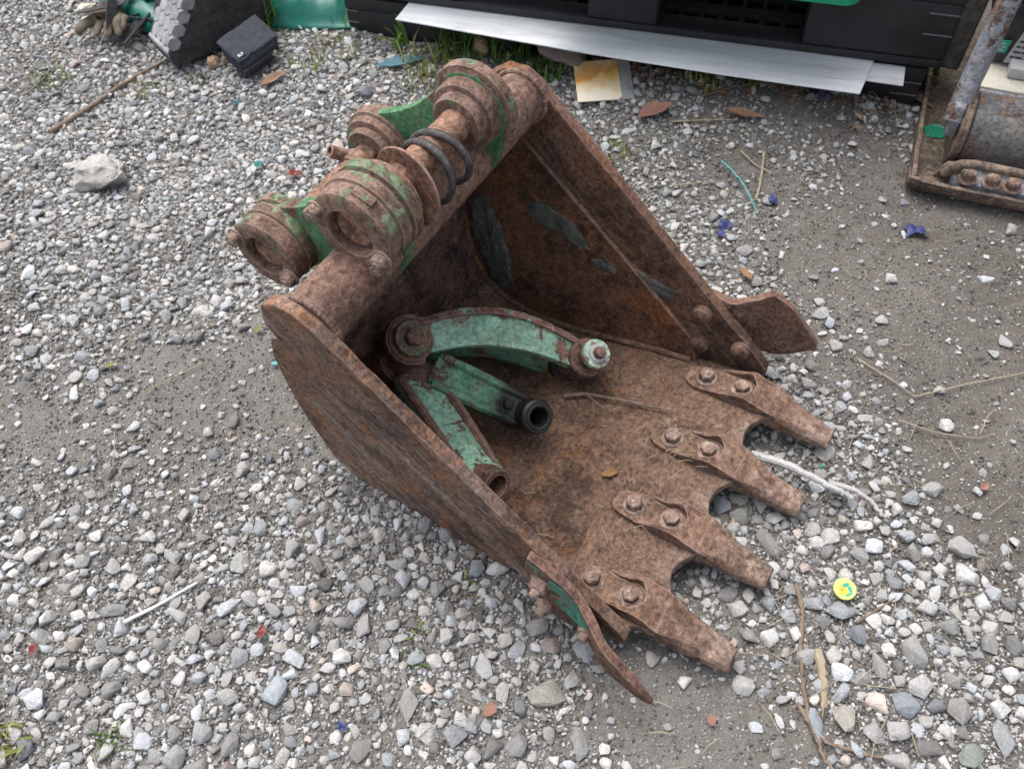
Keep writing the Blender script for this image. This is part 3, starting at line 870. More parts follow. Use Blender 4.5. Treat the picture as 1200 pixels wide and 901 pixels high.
def sheet(seq, name, mat, thick=.008, lump=.0):
    mb = MB(BL)
    nx = 40
    top, bot = [], []
    for i, (y, z) in enumerate(seq):
        a = seq[max(i - 1, 0)]; b = seq[min(i + 1, len(seq) - 1)]
        ty, tz = b[0] - a[0], b[1] - a[1]; L = math.hypot(ty, tz); ny, nz = -tz / L, ty / L     # points out of the bucket
        t = tap(y, z)
        r1, r2 = [], []
        for k in range(nx + 1):
            x = t + .003 + (W - 2 * t - .006) * k / nx
            l = lump * (mnoise.fractal(Vector((x * 28, y * 28, z * 28)), 1.0, 2.0, 4) * .5 + .5 * mnoise.noise(Vector((x * 9, y * 9, 2))))
            r1.append((x, y - ny * l, z - nz * l)); r2.append((x, y + ny * thick, z + nz * thick))
        top.append([mb.v(p) for p in r1]); bot.append([mb.v(p) for p in r2])
    n = len(seq)
    for G in (top, bot):
        for i in range(n - 1):
            for k in range(nx): mb.bm.faces.new((G[i][k], G[i][k + 1], G[i + 1][k + 1], G[i + 1][k]))
    for i in range(n - 1):
        for k in (0, nx): mb.bm.faces.new((top[i][k], top[i + 1][k], bot[i + 1][k], bot[i][k]))
    for i in (0, n - 1):
        for k in range(nx): mb.bm.faces.new((top[i][k], top[i][k + 1], bot[i][k + 1], bot[i][k]))
    return mb.build(name, mat, bucket, angle=50)
isplit = next(i for i, q in enumerate(pf) if q[0] < -.055)
sheet(pf[:isplit + 1], 'floor_plate', M['floor'], lump=.004)
sheet(pf[isplit:], 'back_plate', M['back'], lump=.0012)
# tube across the back and its weld beads
TY, TZ = .035, .420
mb = MB(BL)
mb.lathe((.0005, TY, TZ), (1, 0, 0), [(.037, 0), (.037, .12), (.0372, .23), (.037, .35), (.037, W - .001)], 48)
mb.build('cross_tube', M['tube'], bucket)
for x, s in ((.004, 1), (W - .004, -1)):
    mb = MB(BL)
    pts = []
    seg = 150
    rings = []
    for i in range(seg + 1):
        a = 2 * math.pi * i / seg
        rr = .0036 * (1 + .10 * math.sin(a * 41) + .10 * math.sin(a * 17 + 1)) if i % seg else .0036
        c = Vector((x, TY + .0385 * math.cos(a), TZ + .0385 * math.sin(a)))
        d = Vector((0, math.cos(a), math.sin(a)))
        rings.append([c + d * rr * math.cos(b) + Vector((1, 0, 0)) * rr * 1.3 * math.sin(b) for b in [k * math.pi / 4 for k in range(8)]])
    mb.rings(rings, True, False, False)
    mb.build('weld_bead', M['tube'], bucket)
# weld along the inside corners
for fm in (nearf, farf):
    mb = MB(BL)
    pts = []
    for (y, z) in pf[2:-6]:
        q = fm(.0085)(y, z)
        pts.append((q[0], q[1] + .0, q[2] + .004))
    rad = [.0045 * (1 + .3 * rnd.random()) for _ in pts]
    mb.sweep(pts, rad, 7)
    mb.build('weld_bead', M['floor'], bucket)
# plate front edge weld (step between strip and side plate), lumpy
# cutting edge with scalloped front
S0, SP = .0398, .12788
front = []
xs_teeth = [S0 + SP * i for i in range(4)]
front.append((.004, .398)); front.append((.012, .412))
for i, xt in enumerate(xs_teeth):
    front.append((xt - .025, .4385)); front.append((xt + .025, .4385))
    if i < 3:
        for k in range(1, 10):
            t = k / 10
            front.append((xt + .025 + (SP - .050) * t, .4385 - .019 * math.sin(math.pi * t) ** .8))
front.append((W - .012, .414)); front.append((W - .004, .398))
outline = [(.010, .285)] + [(.004, .30)] + front + [(W - .004, .30), (W - .010, .285)]
mb = MB(BL)
mb.prism(rough_poly(outline, .010, .0009, 9), lambda x, y: (x, y, -.0155), lambda x, y: (x, y, .0015 - max(0, y - .42) * .18))
mb.build('cutting_edge', M['edge'], bucket, bevel=.003, seg=2, dice=.007, jit=.0012)
# teeth
def sm(t): t = min(1, max(0, t)); return t * t * (3 - 2 * t)
def loft_tooth(xt, seed):
    r = random.Random(seed)
    mb = MB(BL)
    def hw(y):
        t = [(.300, .010), (.306, .0165), (.318, .0205), (.34, .0230), (.37, .0255), (.40, .0275), (.44, .0288), (.53, .0175)]
        for a, b in zip(t[:-1], t[1:]):
            if a[0] <= y <= b[0]:
                return a[1] + (b[1] - a[1]) * (y - a[0]) / (b[0] - a[0])
        return t[-1][1]
    # low rear pad
    ys = [.300, .303, .310, .320, .335, .35, .37, .39, .41, .43]
    out = [(-hw(y), y) for y in ys] + [(hw(y), y) for y in ys[::-1]]
    mb.prism(out, lambda x, y: (xt + x, y, .0008), lambda x, y: (xt + x, y, .0100 + max(0, y - .33) * .02))
    # raised horseshoe round the front bolt
    RB = .0205; yb = .388
    arc = []
    for k in range(0, 15):
        a = math.radians(205 - k * (205 + 25) / 14)
        arc.append((RB * math.cos(a), yb + RB * math.sin(a)))
    out = [(-.0240, .343), (-hw(.37), .37), (-.0276, .40), (-.0289, .4375), (.0289, .4375), (.0276, .40), (hw(.37), .37), (.0240, .343)]
    out = out + [(.0200, .36)] + arc[::-1] + [(-.0200, .36)]
    ht = lambda y: .0110 + .0165 * min(1, max(0, (y - .345) / .05)) - max(0, y - .400) * .455
    # built as quads strips to keep the concave outline clean
    mb.prism(out, lambda x, y: (xt + x, y, .0065), lambda x, y: (xt + x, y, ht(y)))
    o1 = mb
    # shank to tip
    st = []
    for y in (.436, .445, .46, .475, .49, .505, .52, .5265, .530):
        t = (y - .436) / (.53 - .436)
        w = .0290 + (.0172 - .0290) * t
        top = .0275 - (y - .400) * .455 + .0003
        bot = -.019 - .027 * t
        if y > .525: top -= .001; bot += .0008
        q = sm(t * 2.2)
        ch = .009 * q * (1 - .62 * t)
        chz = .012 * q * (1 - .80 * t)
        st.append([(xt - w, y, bot), (xt - w, y, top - chz - .002), (xt - w + ch, y, top), (xt + w - ch, y, top), (xt + w, y, top - chz - .002), (xt + w, y, bot)])
    mb.rings(st)
    return mb
for i, xt in enumerate(xs_teeth):
    t = loft_tooth(xt, i).build('tooth', M['tooth'], bucket, bevel=.0022, seg=2, jit=.0017, lim=25, dice=.006)
    mb = MB(BL); mb.hexhead((xt, .3315, .0093), (0, 0, 1), .0125, .0125, (.0165, .003), phase=rnd.uniform(0, 1))
    mb.build('bolt', M['bolt'], t, bevel=.0008, seg=1)
    mb = MB(BL); mb.hexhead((xt, .388, .0103), (0, 0, 1), .0118, .010, (.0170, .003), phase=rnd.uniform(0, 1))
    mb.build('bolt', M['bolt'], t, bevel=.0008, seg=1)
# rivets inside the far strip / nuts outside the near one
for (y, z) in ((.304, .102), (.303, .040), (.367, .046)):
    mb = MB(BL); q = farf(0)(y, z)
    mb.lathe(q, (-1, 0, 0), [(.0155, -.001), (.0155, .004), (.0135, .009), (.008, .0125), (0, .0135)], 20)
    mb.build('rivet', M['cutter'], bucket)
for (y, z) in ((.305, .102), (.304, .045), (.367, .040)):
    mb = MB(BL); q = nearf(-.031)(y, z)
    mb.hexhead(q, (-1, 0, 0), .0125, .012, (.0155, .003), phase=rnd.uniform(0, 1))
    mb.lathe((q[0] - .012, y, z), (-1, 0, 0), [(.0065, 0), (.0065, .010), (.0055, .012), (0, .012)], 10)
    mb.build('nut', M['bolt'], bucket, bevel=.0008, seg=1)
# side cutters, flared outwards
def cutter(sgn, base, outline, bend, name_mat):
    mb = MB(BL)
    rows = []
    n = 26
    for i in range(n + 1):
        t = i / n
        y = outline[0][0] + (outline[-1][0] - outline[0][0]) * t
        for a, b in zip(outline[:-1], outline[1:]):
            if a[0] <= y <= b[0] + 1e-9:
                s = (y - a[0]) / max(1e-6, b[0] - a[0]); zt = a[1] + (b[1] - a[1]) * s; zb = a[2] + (b[2] - a[2]) * s
        x = base + sgn * bend(y)
        sl = (bend(y + .003) - bend(y - .003)) / .006 * sgn
        th = .0125 * sgn * (1 if y < .44 else max(.35, 1 - (y - .44) * 18))
        L = math.hypot(1, sl)
        ox, oy = th / L, -th * sl / L
        zz = [zb + (zt - zb) * k / 5 for k in range(6)]
        rows.append([(x, y, z) for z in zz] + [(x + ox, y + oy, z) for z in zz[::-1]])
    mb.rings(rows)
    return mb.build('side_cutter', name_mat, bucket, bevel=.0022, seg=2, jit=.0014, dice=.008)
def sm(t): t = min(1, max(0, t)); return t * t * (3 - 2 * t)
near_out = [(.285, .125, .035), (.292, .155, .024), (.31, .145, .016), (.345, .110, .010), (.385, .080, .006), (.42, .045, -.002), (.45, .012, -.018), (.466, -.012, -.026)]
far_out = [(.285, .120, .02), (.31, .125, .008), (.345, .112, .002), (.375, .114, .0), (.395, .125, .0), (.410, .117, .0), (.43, .092, .004), (.445, .064, .008), (.463, .030, .014)]
c = cutter(-1, -.0185, near_out, lambda y: .034 * sm((y - .345) / .075) + .006 * sm((y - .42) / .05), M['cutter'])
# painted outer skin of the near cutter: teal paint left between the nuts
mb = MB(BL)
pt = [(.294, .145), (.310, .136), (.350, .098), (.372, .078), (.380, .052), (.372, .030), (.350, .040), (.330, .052), (.316, .070), (.318, .090), (.300, .112)]
mb.prism(rough_poly(pt, .006, .0018, 21), lambda y, z: (-.0305 - .034 * sm((y - .345) / .075), y, z), lambda y, z: (-.0316 - .034 * sm((y - .345) / .075), y, z))
mb.build('paint_patch', M['cutter_green'], bucket)
cutter(1, W + .0185, far_out, lambda y: .030 * sm((y - .33) / .06) + .016 * sm((y - .40) / .06), M['cutter'])
# dried grey sealant on the far side plate
def patch(pts, off, seed, th=.003):
    mb = MB(BL)
    r = random.Random(seed)
    pp = rough_poly(pts, .0045, .0036, seed)
    cy = sum(a for a, b in pp) / len(pp); cz = sum(b for a, b in pp) / len(pp)
    rings = []
    base_p = dens_poly(pts, .0045)
    m_ = min(len(pp), len(base_p)); pp = pp[:m_]; base_p = base_p[:m_]
    for f, hh, rg in ((1.0, -.1, 1.0), (.94, .35, .9), (.86, .8, .6), (.74, 1.0, .3), (.58, 1.1, .1), (.40, 1.1, 0), (.2, 1.1, 0), (.03, 1.0, 0)):
        ring = []
        for (y, z), (y0, z0) in zip(pp, base_p):
            y = y0 + (y - y0) * rg; z = z0 + (z - z0) * rg
            yy, zz = cy + (y - cy) * f, cz + (z - cz) * f
            h = th * hh * (.45 + .9 * abs(mnoise.noise(Vector((yy * 60, zz * 60, seed)))) + .6 * abs(mnoise.noise(Vector((yy * 190, zz * 190, seed)))))
            ring.append(farf(off + h)(yy, zz))
        rings.append(ring)
    mb.rings(rings, True, False, True)
    return mb.build('dried_sealant', M['mud'], bucket, angle=30)
patch([(-.072, .236), (-.045, .246), (-.030, .20), (-.020, .13), (-.022, .075), (-.040, .05), (-.058, .062), (-.072, .115), (-.083, .17)], .0072, 2, .005)
patch([(.022, .246), (.050, .256), (.085, .238), (.118, .212), (.128, .178), (.105, .182), (.075, .200), (.035, .214)], .0072, 5, .002)
patch([(.128, .168), (.150, .170), (.155, .150), (.138, .148)], .0072, 7, .002)
patch([(.150, .178), (.168, .160), (.166, .140), (.152, .150)], .0072, 9, .0015)
patch([(.152, .196), (.182, .172), (.215, .150), (.266, .126), (.258, .112), (.215, .122), (.180, .148), (.150, .176)], -.0002, 8, .003)

# pin brackets
U = (.055, .490); LP = (-.115, .402)
du = Vector((LP[0] - U[0], LP[1] - U[1])).normalized(); pe = Vector((-du.y, du.x))
if pe.y < 0: pe = -pe
def ear_poly(grow=0.0):
    r = .050 + grow
    pts = []
    a0 = math.atan2(pe.y, pe.x)
    for k in range(7):                               # round the upper boss, from the top towards the front
        a = a0 - math.radians(k * 25)
        pts.append((U[0] + r * math.cos(a), U[1] + r * math.sin(a)))
    pts += [(TY + .044, TZ - .004), (TY + .015, TZ - .04), (-.025, .355), (-.062, .318)]
    low = []
    for k in range(9):
        a = a0 + math.radians(195 - k * 24.5)
        low.append((LP[0] + r * math.cos(a), LP[1] + r * math.sin(a)))
    pts += low
    for k in range(1, 10):                           # concave saddle between the two bosses
        t = k / 10
        b = Vector(LP) + (Vector(U) - Vector(LP)) * t + pe * (r - .020 * math.sin(math.pi * t) ** .9)
        pts.append((b.x, b.y))
    return pts
def bracket(x0, x1):
    mb = MB(BL)
    mb.prism(ear_poly(), lambda y, z: (x0, y, z), lambda y, z: (x1, y, z))
    return mb.build('pin_bracket', M['ear_plate'], bucket, bevel=.002, seg=2, lim=40)
near_b = bracket(.122, .143)
far_b = bracket(.328, .343)
def yz(pt, ang, rad):
    return (pt[0] + rad * math.cos(ang), pt[1] + rad * math.sin(ang))
# near bosses with bolted end caps
for pt, R0, x_out, x_in in ((U, .0535, .083, .158), (LP, .0505, .082, .150)):
    mb = MB(BL); k = R0 / .0535
    mb.lathe((0, pt[0], pt[1]), (1, 0, 0), [(.029 * k, x_out + .016), (.0295 * k, x_out + .002), (.031 * k, x_out), (.046 * k, x_out), (.0515 * k, x_out + .003), (.0525 * k, x_out + .006), (.0525 * k, x_out + .022),
             (.0505 * k, x_out + .0235), (.0505 * k, x_out + .0245), (.0545 * k, x_out + .026), (.0545 * k, x_out + .040), (.0500 * k, x_out + .042), (.050 * k, x_out + .045), (.0555 * k, x_out + .047), (.056 * k, x_out + .060), (.046 * k, x_in - .012), (.0445 * k, x_in), (.030 * k, x_in)], 56)
    b = mb.build('boss', M['boss'], near_b, bevel=.0)
    mb = MB(BL)
    mb.lathe((0, pt[0], pt[1]), (1, 0, 0), [(0, x_out + .0085), (.021 * k, x_out + .0085), (.0245 * k, x_out + .011), (.0245 * k, x_out + .03), (0, x_out + .03)], 32)
    mb.build('pin_end', M['pin'], b)
    for ang in (math.radians(150), math.radians(-32)):
        c = yz(pt, ang, .044 * k)
        mb = MB(BL); mb.hexhead((x_out + .001, c[0], c[1]), (-1, 0, 0), .0105, .010, (.0130, .0025), phase=rnd.uniform(0, 1))
        mb.build('bolt', M['bolt'], b, bevel=.0007, seg=1)
# small raised key plate on the upper boss, clamp lug below it
a_ = math.radians(62)
c = yz(U, a_, .0518)
mb = MB(BL)
t_ = (-math.sin(a_), math.cos(a_)); r_n = (math.cos(a_), math.sin(a_))
cor = []
for (s, h) in ((-.013, -.003), (.013, -.003), (.013, .0035), (-.013, .0035)):
    cor.append((c[0] + t_[0] * s + r_n[0] * h, c[1] + t_[1] * s + r_n[1] * h))
mb.prism(cor, lambda y, z: (.0925, y, z), lambda y, z: (.1045, y, z))
mb.build('key_plate', M['ear'], near_b, bevel=.001)
for (ang, rr, xx) in ((math.radians(-62), .050, .086), (math.radians(-88), .052, .083)):
    c = yz(U, ang, rr)
    mb = MB(BL); mb.lathe((xx, c[0], c[1]), (1, 0, 0), [(.012, 0), (.0145, .003), (.0145, .028), (.0, .028)], 20)
    if xx > .085: mb.hexhead((xx + .001, c[0], c[1]), (-1, 0, 0), .0085, .008, None)
    mb.build('clamp_lug', M['boss'], near_b)
# far bosses: stepped collars
mb = MB(BL); mb.lathe((0, U[0], U[1]), (1, 0, 0), [(.022, .296), (.033, .296), (.035, .299), (.035, .310), (.0425, .3115), (.0445, .315), (.0445, .328), (.049, .329), (.052, .331), (.0565, .332), (.0575, .335), (.0575, .345), (.056, .348), (.044, .349), (.044, .358), (.022, .359)], 56)
mb.build('boss', M['boss'], far_b)
mb = MB(BL); mb.lathe((0, LP[0], LP[1]), (1, 0, 0), [(.020, 0.3010), (.034, 0.3010), (.036, 0.3040), (.036, 0.3110), (.0445, 0.3130), (.046, 0.3160), (.046, 0.3230), (.0510, 0.3250), (.0515, 0.3420), (.044, 0.3440), (.044, 0.3570), (.02, 0.3580)], 48)
mb.build('boss', M['boss'], far_b)
# pins
mb = MB(BL); mb.lathe((0, U[0], U[1]), (1, 0, 0), [(0, .10), (.0205, .10), (.0205, .36), (0, .36)], 32)
mb.build('pin', M['pin'], bucket)
mb = MB(BL); mb.lathe((0, LP[0], LP[1]), (1, 0, 0), [(0, .10), (.0175, .10), (.0175, .36), (0, .36)], 32)
pin2 = mb.build('pin', M['pin'], bucket)
mb = MB(BL)
mb.lathe((.262, LP[0], LP[1]), (1, 0, 0), [(.0176, 0), (.0215, .001), (.0215, .022), (.0176, .023)], 28)
mb.lathe((.273, LP[0] - .008, LP[1] + .014), (-.62, -.40, .66), [(.0085, 0), (.0085, .028), (.0062, .0285), (.0062, .010), (0, .010)], 16)
mb.build('grease_collar', M['pin'], pin2)

# loose things on the upper pin
washer = empty('steel_washer', BW(.184, U[0] + .004, U[1] - .010), (B_TILT, 0, B_YAW))
tag(washer, 'thin rusty disc washer hanging on the upper pin against the near boss', 'washer')
mb = MB(lambda x, y, z: (x, -y, z))
mb.lathe((0, 0, 0), Vector((1, .14, -.10)), [(.0225, -.0016), (.0495, -.0016), (.0502, 0), (.0495, .0016), (.0225, .0016), (.0222, 0), (.0225, -.0016)], 48)
bmesh.ops.remove_doubles(mb.bm, verts=mb.bm.verts, dist=1e-5)
mb.build('disc', M['pin'], washer)
for (x, R, ax, dz, dyy, lab) in ((.222, .0395, (1, .14, -.10), -.017, .003, 'black rubber seal ring on the upper pin, nearer the washer'), (.250, .0385, (1, -.06, .12), -.0155, .004, 'black rubber seal ring on the upper pin, nearer the far boss')):
    r0 = empty('seal_ring', BW(x, U[0] + dyy, U[1] + dz), (B_TILT, 0, B_YAW))
    tag(r0, lab, 'seal ring', 'rubber seal rings hanging on the upper pin')
    mb = MB(lambda x, y, z: (x, -y, z)); mb.torus((0, 0, 0), ax, R, .0046, 56, 12, .03)
    rr = mb.build('ring', M['rubber'], r0)
    mb = MB(lambda x, y, z: (x, -y, z)); mb.torus(Vector((.0046, 0, 0)), ax, R + .0005, .0022, 56, 8, .03)
    mb.build('lip', M['void'], r0)

# ------------------------------------------------------------------ linkage lying in the bucket
NV = (-FW * .78 + RT * .62 + UP * .12).normalized()
A0 = BW(.186, -.030, .178); A1 = BW(.352, .157, .050)
link = empty('bucket_linkage', (0, 0, 0))
LK = A0.copy(); LK.z = .02
link.location = LK
tag(link, 'chipped green linkage arms with rusty pins lying inside the bucket', 'linkage')
def LW(x, y, z): return (x - LK.x, y - LK.y, z - LK.z)
def arm_frame(a, b, n):
    e1 = (b - a); L = e1.length; e1.normalize()
    n = (n - e1 * n.dot(e1)).normalized()
    e2 = n.cross(e1).normalized()
    if e2.dot(UP) < 0: e2 = -e2
    return e1, e2, n, L
def curved_arm(off, m_web, m_rim):
    e1, e2, n, L = arm_frame(A0, A1, NV)
    def P(s, h, d): return A0 + e1 * s + e2 * h + n * (d + off)
    N = 26
    topc, botc = [], []
    for i in range(N + 1):
        t = i / N; s = L * t
        mid = .034 * math.sin(math.pi * min(1, t * 1.02)) ** .9
        hw = .026 + .004 * math.sin(math.pi * t) - .004 * t
        topc.append((s, mid + hw)); botc.append((s, mid - hw))
    mb = MB(LW)
    poly = topc + botc[::-1]
    mb.rings([[P(s, h, -.008) for s, h in poly], [P(s, h, .008) for s, h in poly]])
    web = mb.build('curved_arm', m_web, link, bevel=.002)
    for cv, sg in ((topc, -1), (botc, 1)):
        mb = MB(LW)
        rows = []
        for i, (s, h) in enumerate(cv):
            a, b = (.0, .0105) if sg < 0 else (.0, .0075)
            dd = .0155 if sg < 0 else .0105
            lo, hi = (h - b, h + .0015) if sg < 0 else (h - .0015, h + b)
            rows.append([P(s, lo, dd), P(s, hi, dd - .003), P(s, hi, -dd + .003), P(s, lo, -dd)])
        mb.rings(rows[1:-1])
        mb.build('flange', m_rim if sg < 0 else m_web, web, bevel=.003, seg=3, jit=.0008)
    return web, P, e1, e2, n, L
w1, P, e1, e2, n_, L_ = curved_arm(0, M['arm'], M['arm_rim'])
w2, P2, *_ = curved_arm(-.085, M['arm_b'], M['arm_b'])
def boss(parent, o, ax, prof, mat, name='boss', seg=32, jit=0):
    mb = MB(LW); mb.lathe(o, ax, prof, seg); return mb.build(name, mat, parent, jit=jit)
b = boss(w1, A0, n_, [(.0, -.10), (.033, -.10), (.0335, -.03), (.034, .012), (.0325, .016), (.024, .017), (.0, .017)], M['arm_rust'])
b2 = boss(w1, A0, n_, [(.0, .015), (.0260, .015), (.0270, .017), (.0270, .024), (.0255, .0265), (.0165, .0265), (.0155, .025), (0, .025)], M['boss'], 'washer')
mb = MB(LW); mb.hexhead(A0 + n_ * .0245, n_, .0135, .013, None); mb.build('bolt', M['arm_rust'], w1, bevel=.001, seg=1)
mb = MB(LW)
poly = []
for k in range(10):
    a = math.radians(70 + k * 24); poly.append((math.cos(a) * .038, math.sin(a) * .038))
poly += [(.022, -.034), (.03, .03)]
mb.rings([[P(s, h, -.012) for s, h in poly], [P(s, h, .0135) for s, h in poly]]); mb.build('end_plate', M['arm_rust'], w1, bevel=.002)
# right end: round eye, spacer and pale painted washer
boss(w1, A1, n_, [(0, -.03), (.030, -.03), (.031, -.02), (.031, .012), (.028, .016), (0, .016)], M['arm_rust'])
boss(w1, A1, n_, [(.0, .015), (.0175, .015), (.0175, .038), (0, .038)], M['arm_rust'], 'spacer')
boss(w1, A1, n_, [(.0, .0365), (.0220, .0365), (.0230, .038), (.0230, .0445), (.0215, .047), (.0140, .0475), (.0135, .0475), (0, .0475)], M['pale_green'], 'washer')
boss(w1, A1, n_, [(0.0, .047), (.0140, .047), (.0140, .0495), (.0125, .0505), (0, .0505)], M['lab_grey'], 'lock_washer')
mb = MB(LW); mb.hexhead(A1 + n_ * .050, n_, .0098, .0115, None); mb.build('bolt', M['arm_rust'], w1, bevel=.001, seg=1)
boss(w2, P2(L_, 0, 0), n_, [(0, -.03), (.028, -.03), (.028, .02), (0.016, .022), (.015, 0), (0, 0)], M['grease'])
# the two straight arms of the lower fork
def straight_arm(a, b, w0, w1_, th, nv, mat, rib_mat, ribs=True):
    e1, e2, n, L = arm_frame(a, b, nv)
    mb = MB(LW)
    rows = []
    for t in (0, .1, .25, .4, .55, .7, .85, .95, 1.0):
        w = w0 + (w1_ - w0) * t; q = a + e1 * L * t; h = th * (1 - .15 * t)
        rows.append([q - e2 * w * .5 - n * h, q + e2 * w * .5 - n * h, q + e2 * w * .5 + n * h * .55, q + e2 * w * .26 + n * h, q - e2 * w * .26 + n * h, q - e2 * w * .5 + n * h * .55])
    mb.rings(rows)
    arm = mb.build('straight_arm', mat, link, bevel=.004, seg=3, jit=.0007)
    if ribs:
        for s in (.40, -.42):
            mb = MB(LW)
            pts = [a + e1 * L * t + e2 * (w0 + (w1_ - w0) * t) * s * .92 + n * th * (1 - .15 * t) * .86 for t in (.06, .3, .5, .7, .86, .94)]
            mb.sweep(pts, [.006, .0075, .0075, .007, .006, .002], 8)
            mb.build('rib', rib_mat, arm)
    return arm, e1, e2, n, L
B0 = BW(.190, -.005, .122); B1 = BW(.2175, .132, .054)
C0 = BW(.174, -.032, .118); C1 = BW(.0885, .1385, .056)
gp = B1 - LK
M['arm_b2'] = rust('greasy fork arm', (.075, .05, .04), (.12, .08, .06), (.2, .14, .115), (.2, .09, .04), .25, .4, paint=(.105, .25, .165), paint_thr=.43, off=(3, 0, 4), big=15, grease=(tuple(gp), .062))
NB = (-FW * .86 + RT * .45 - UP * .08).normalized()
ab, *_r = straight_arm(B0, B1, .058, .052, .022, NB, M['arm_b2'], M['arm_b2'])
boss(ab, B1, NB, [(.0, -.045), (.0260, -.045), (.0265, .02), (.0260, .033), (.0230, .036), (.0145, .036), (.0135, .034), (.0135, -.01), (0, -.01)], M['grease'], 'sleeve', 36, .0006)
mb = MB(LW); mb.torus(B1 + NB * .0355, NB, .0175, .003, 36, 8); mb.build('seal', M['grease'], ab)
mb = MB(LW); mb.hexhead(B1 + (B0 - B1).normalized() * .043 + NB * .017, NB, .008, .007, (.012, .003)); mb.build('plug', M['grease'], ab)
ac, *_r = straight_arm(C0, C1, .068, .062, .020, (-FW * .86 + RT * .35 + UP * .1).normalized(), M['arm_c'], M['arm_rust'])
NCV = (-FW * .62 + RT * .62 - UP * .25).normalized()
boss(ac, C1, NCV, [(.0, -.04), (.0260, -.04), (.0265, .022), (.0250, .026), (.0180, .0265), (.0172, .025), (.0172, -.015), (0, -.015)], M['arm_rust'], 'sleeve', 36, .0005)
mb = MB(LW); mb.lathe((A0 + C0) * .5 - NV * .06, NV, [(0, -.03), (.034, -.03), (.036, 0), (.034, .03), (0, .03)], 28); mb.build('pivot', M['arm_rust'], link)
mb = MB(LW); mb.sweep([A0 - NV * .05, (A0 + B0) * .5 - NV * .03, C0 - NV * .01], [.03, .028, .026], 14); mb.build('yoke', M['arm_rust'], link)

# ------------------------------------------------------------------ dirt, straw and crumbs in the bucket
mb = MB(BL)
r = random.Random(5)
def floor_z(y):
    for a, b in zip(prof[1:], prof[:-1]):
        if a[0] <= y <= b[0]: return a[1] + (b[1] - a[1]) * (y - a[0]) / (b[0] - a[0])
    return .0015
def crumb(x, y, z, s):
    vs = []
    for k in range(4):
        a = r.uniform(0, 6.28)
        vs.append(mb.v((x + s * math.cos(a + k * 1.57) * r.uniform(.6, 1), y + s * math.sin(a + k * 1.57) * r.uniform(.6, 1), z + r.uniform(0, .3) * s)))
    t = mb.v((x + r.uniform(-.3, .3) * s, y + r.uniform(-.3, .3) * s, z + s * r.uniform(.5, 1)))
    for k in range(4):
        try: mb.bm.faces.new((vs[k], vs[(k + 1) % 4], t))
        except ValueError: pass
for _ in range(2600):
    y = r.uniform(.0, .41); x = r.uniform(.03, W - .03)
    if r.random() > .35 + .65 * (mnoise.noise(Vector((x * 18, y * 18, 1))) * .5 + .5) or (y > .3 and r.random() < .6): continue
    crumb(x, y, (floor_z(y) if y < .285 else .0015) + .0005, r.uniform(.0008, .0026))
for xt in xs_teeth:
    for _ in range(120):
        a = r.uniform(0, 6.28); q = r.uniform(.014, .024)
        crumb(xt + q * math.cos(a), (.388 if r.random() < .6 else .3315) + q * math.sin(a), .0100, r.uniform(.001, .0024))
o = mb.build('dirt_crumbs', simple('dry soil', (.13, .085, .06), (.24, .165, .12), 90, .95, .5), bucket, smooth=False)
o['kind'] = 'stuff'
mb = MB(BL)
for k in range(58):
    if k < 44:
        xt = r.choice(xs_teeth[1:3]); x = xt + r.gauss(-.012, .022); y = .335 + r.gauss(0, .022); z = .013
    else:
        x = r.uniform(.06, W - .06); y = r.uniform(.1, .34); z = floor_z(y) + .004
    a = r.uniform(0, 6.28); L = r.uniform(.006, .028)
    m_ = (x + .5 * L * math.cos(a) + r.uniform(-.002, .002), y + .5 * L * math.sin(a), z + r.uniform(0, .004))
    mb.sweep([(x, y, z), m_, (x + L * math.cos(a), y + L * math.sin(a), z + r.uniform(-.001, .002))], .00045, 4)
o = mb.build('straw_bits', M['straw'], None)
o.matrix_world = B_M
tag(o, 'short bits of dry straw caught around the tooth bolts', kind='stuff')

def stick_obj(name, pts, rad, mat, label, cat, parent_m=None, group=None, lift=True, seg=8, kink=0.0, flat=None, upv=None):
    rr = random.Random(len(pts) * 31 + int(abs(pts[0][0]) * 1e4))
    P3 = []
    for p in pts:
        if len(p) == 2: P3.append(Vector((p[0], p[1], gz(p[0], p[1]) + .007)))
        else: P3.append(Vector(p))
    out = []
    n = 8
    for a, b in zip(P3[:-1], P3[1:]):
        for k in range(n):
            q = a.lerp(b, k / n)
            out.append(q)
    out.append(P3[-1])
    for _ in range(3):
        out = [out[0]] + [(out[i - 1] + out[i] * 2 + out[i + 1]) / 4 for i in range(1, len(out) - 1)] + [out[-1]]
    if kink: out = [q + Vector((rr.uniform(-1, 1), rr.uniform(-1, 1), rr.uniform(-.5, .5))) * kink for q in out]
    rads = [rad * (1.0 - .45 * i / len(out)) * rr.uniform(.9, 1.1) for i in range(len(out))]
    c = out[0].copy()
    mb = MB(lambda x, y, z: (x - c.x, y - c.y, z - c.z))
    mb.sweep(out, rads, seg, flat, upv=upv)
    o = mb.build(name, mat, None)
    o.location = c
    return tag(o, label, cat, group)

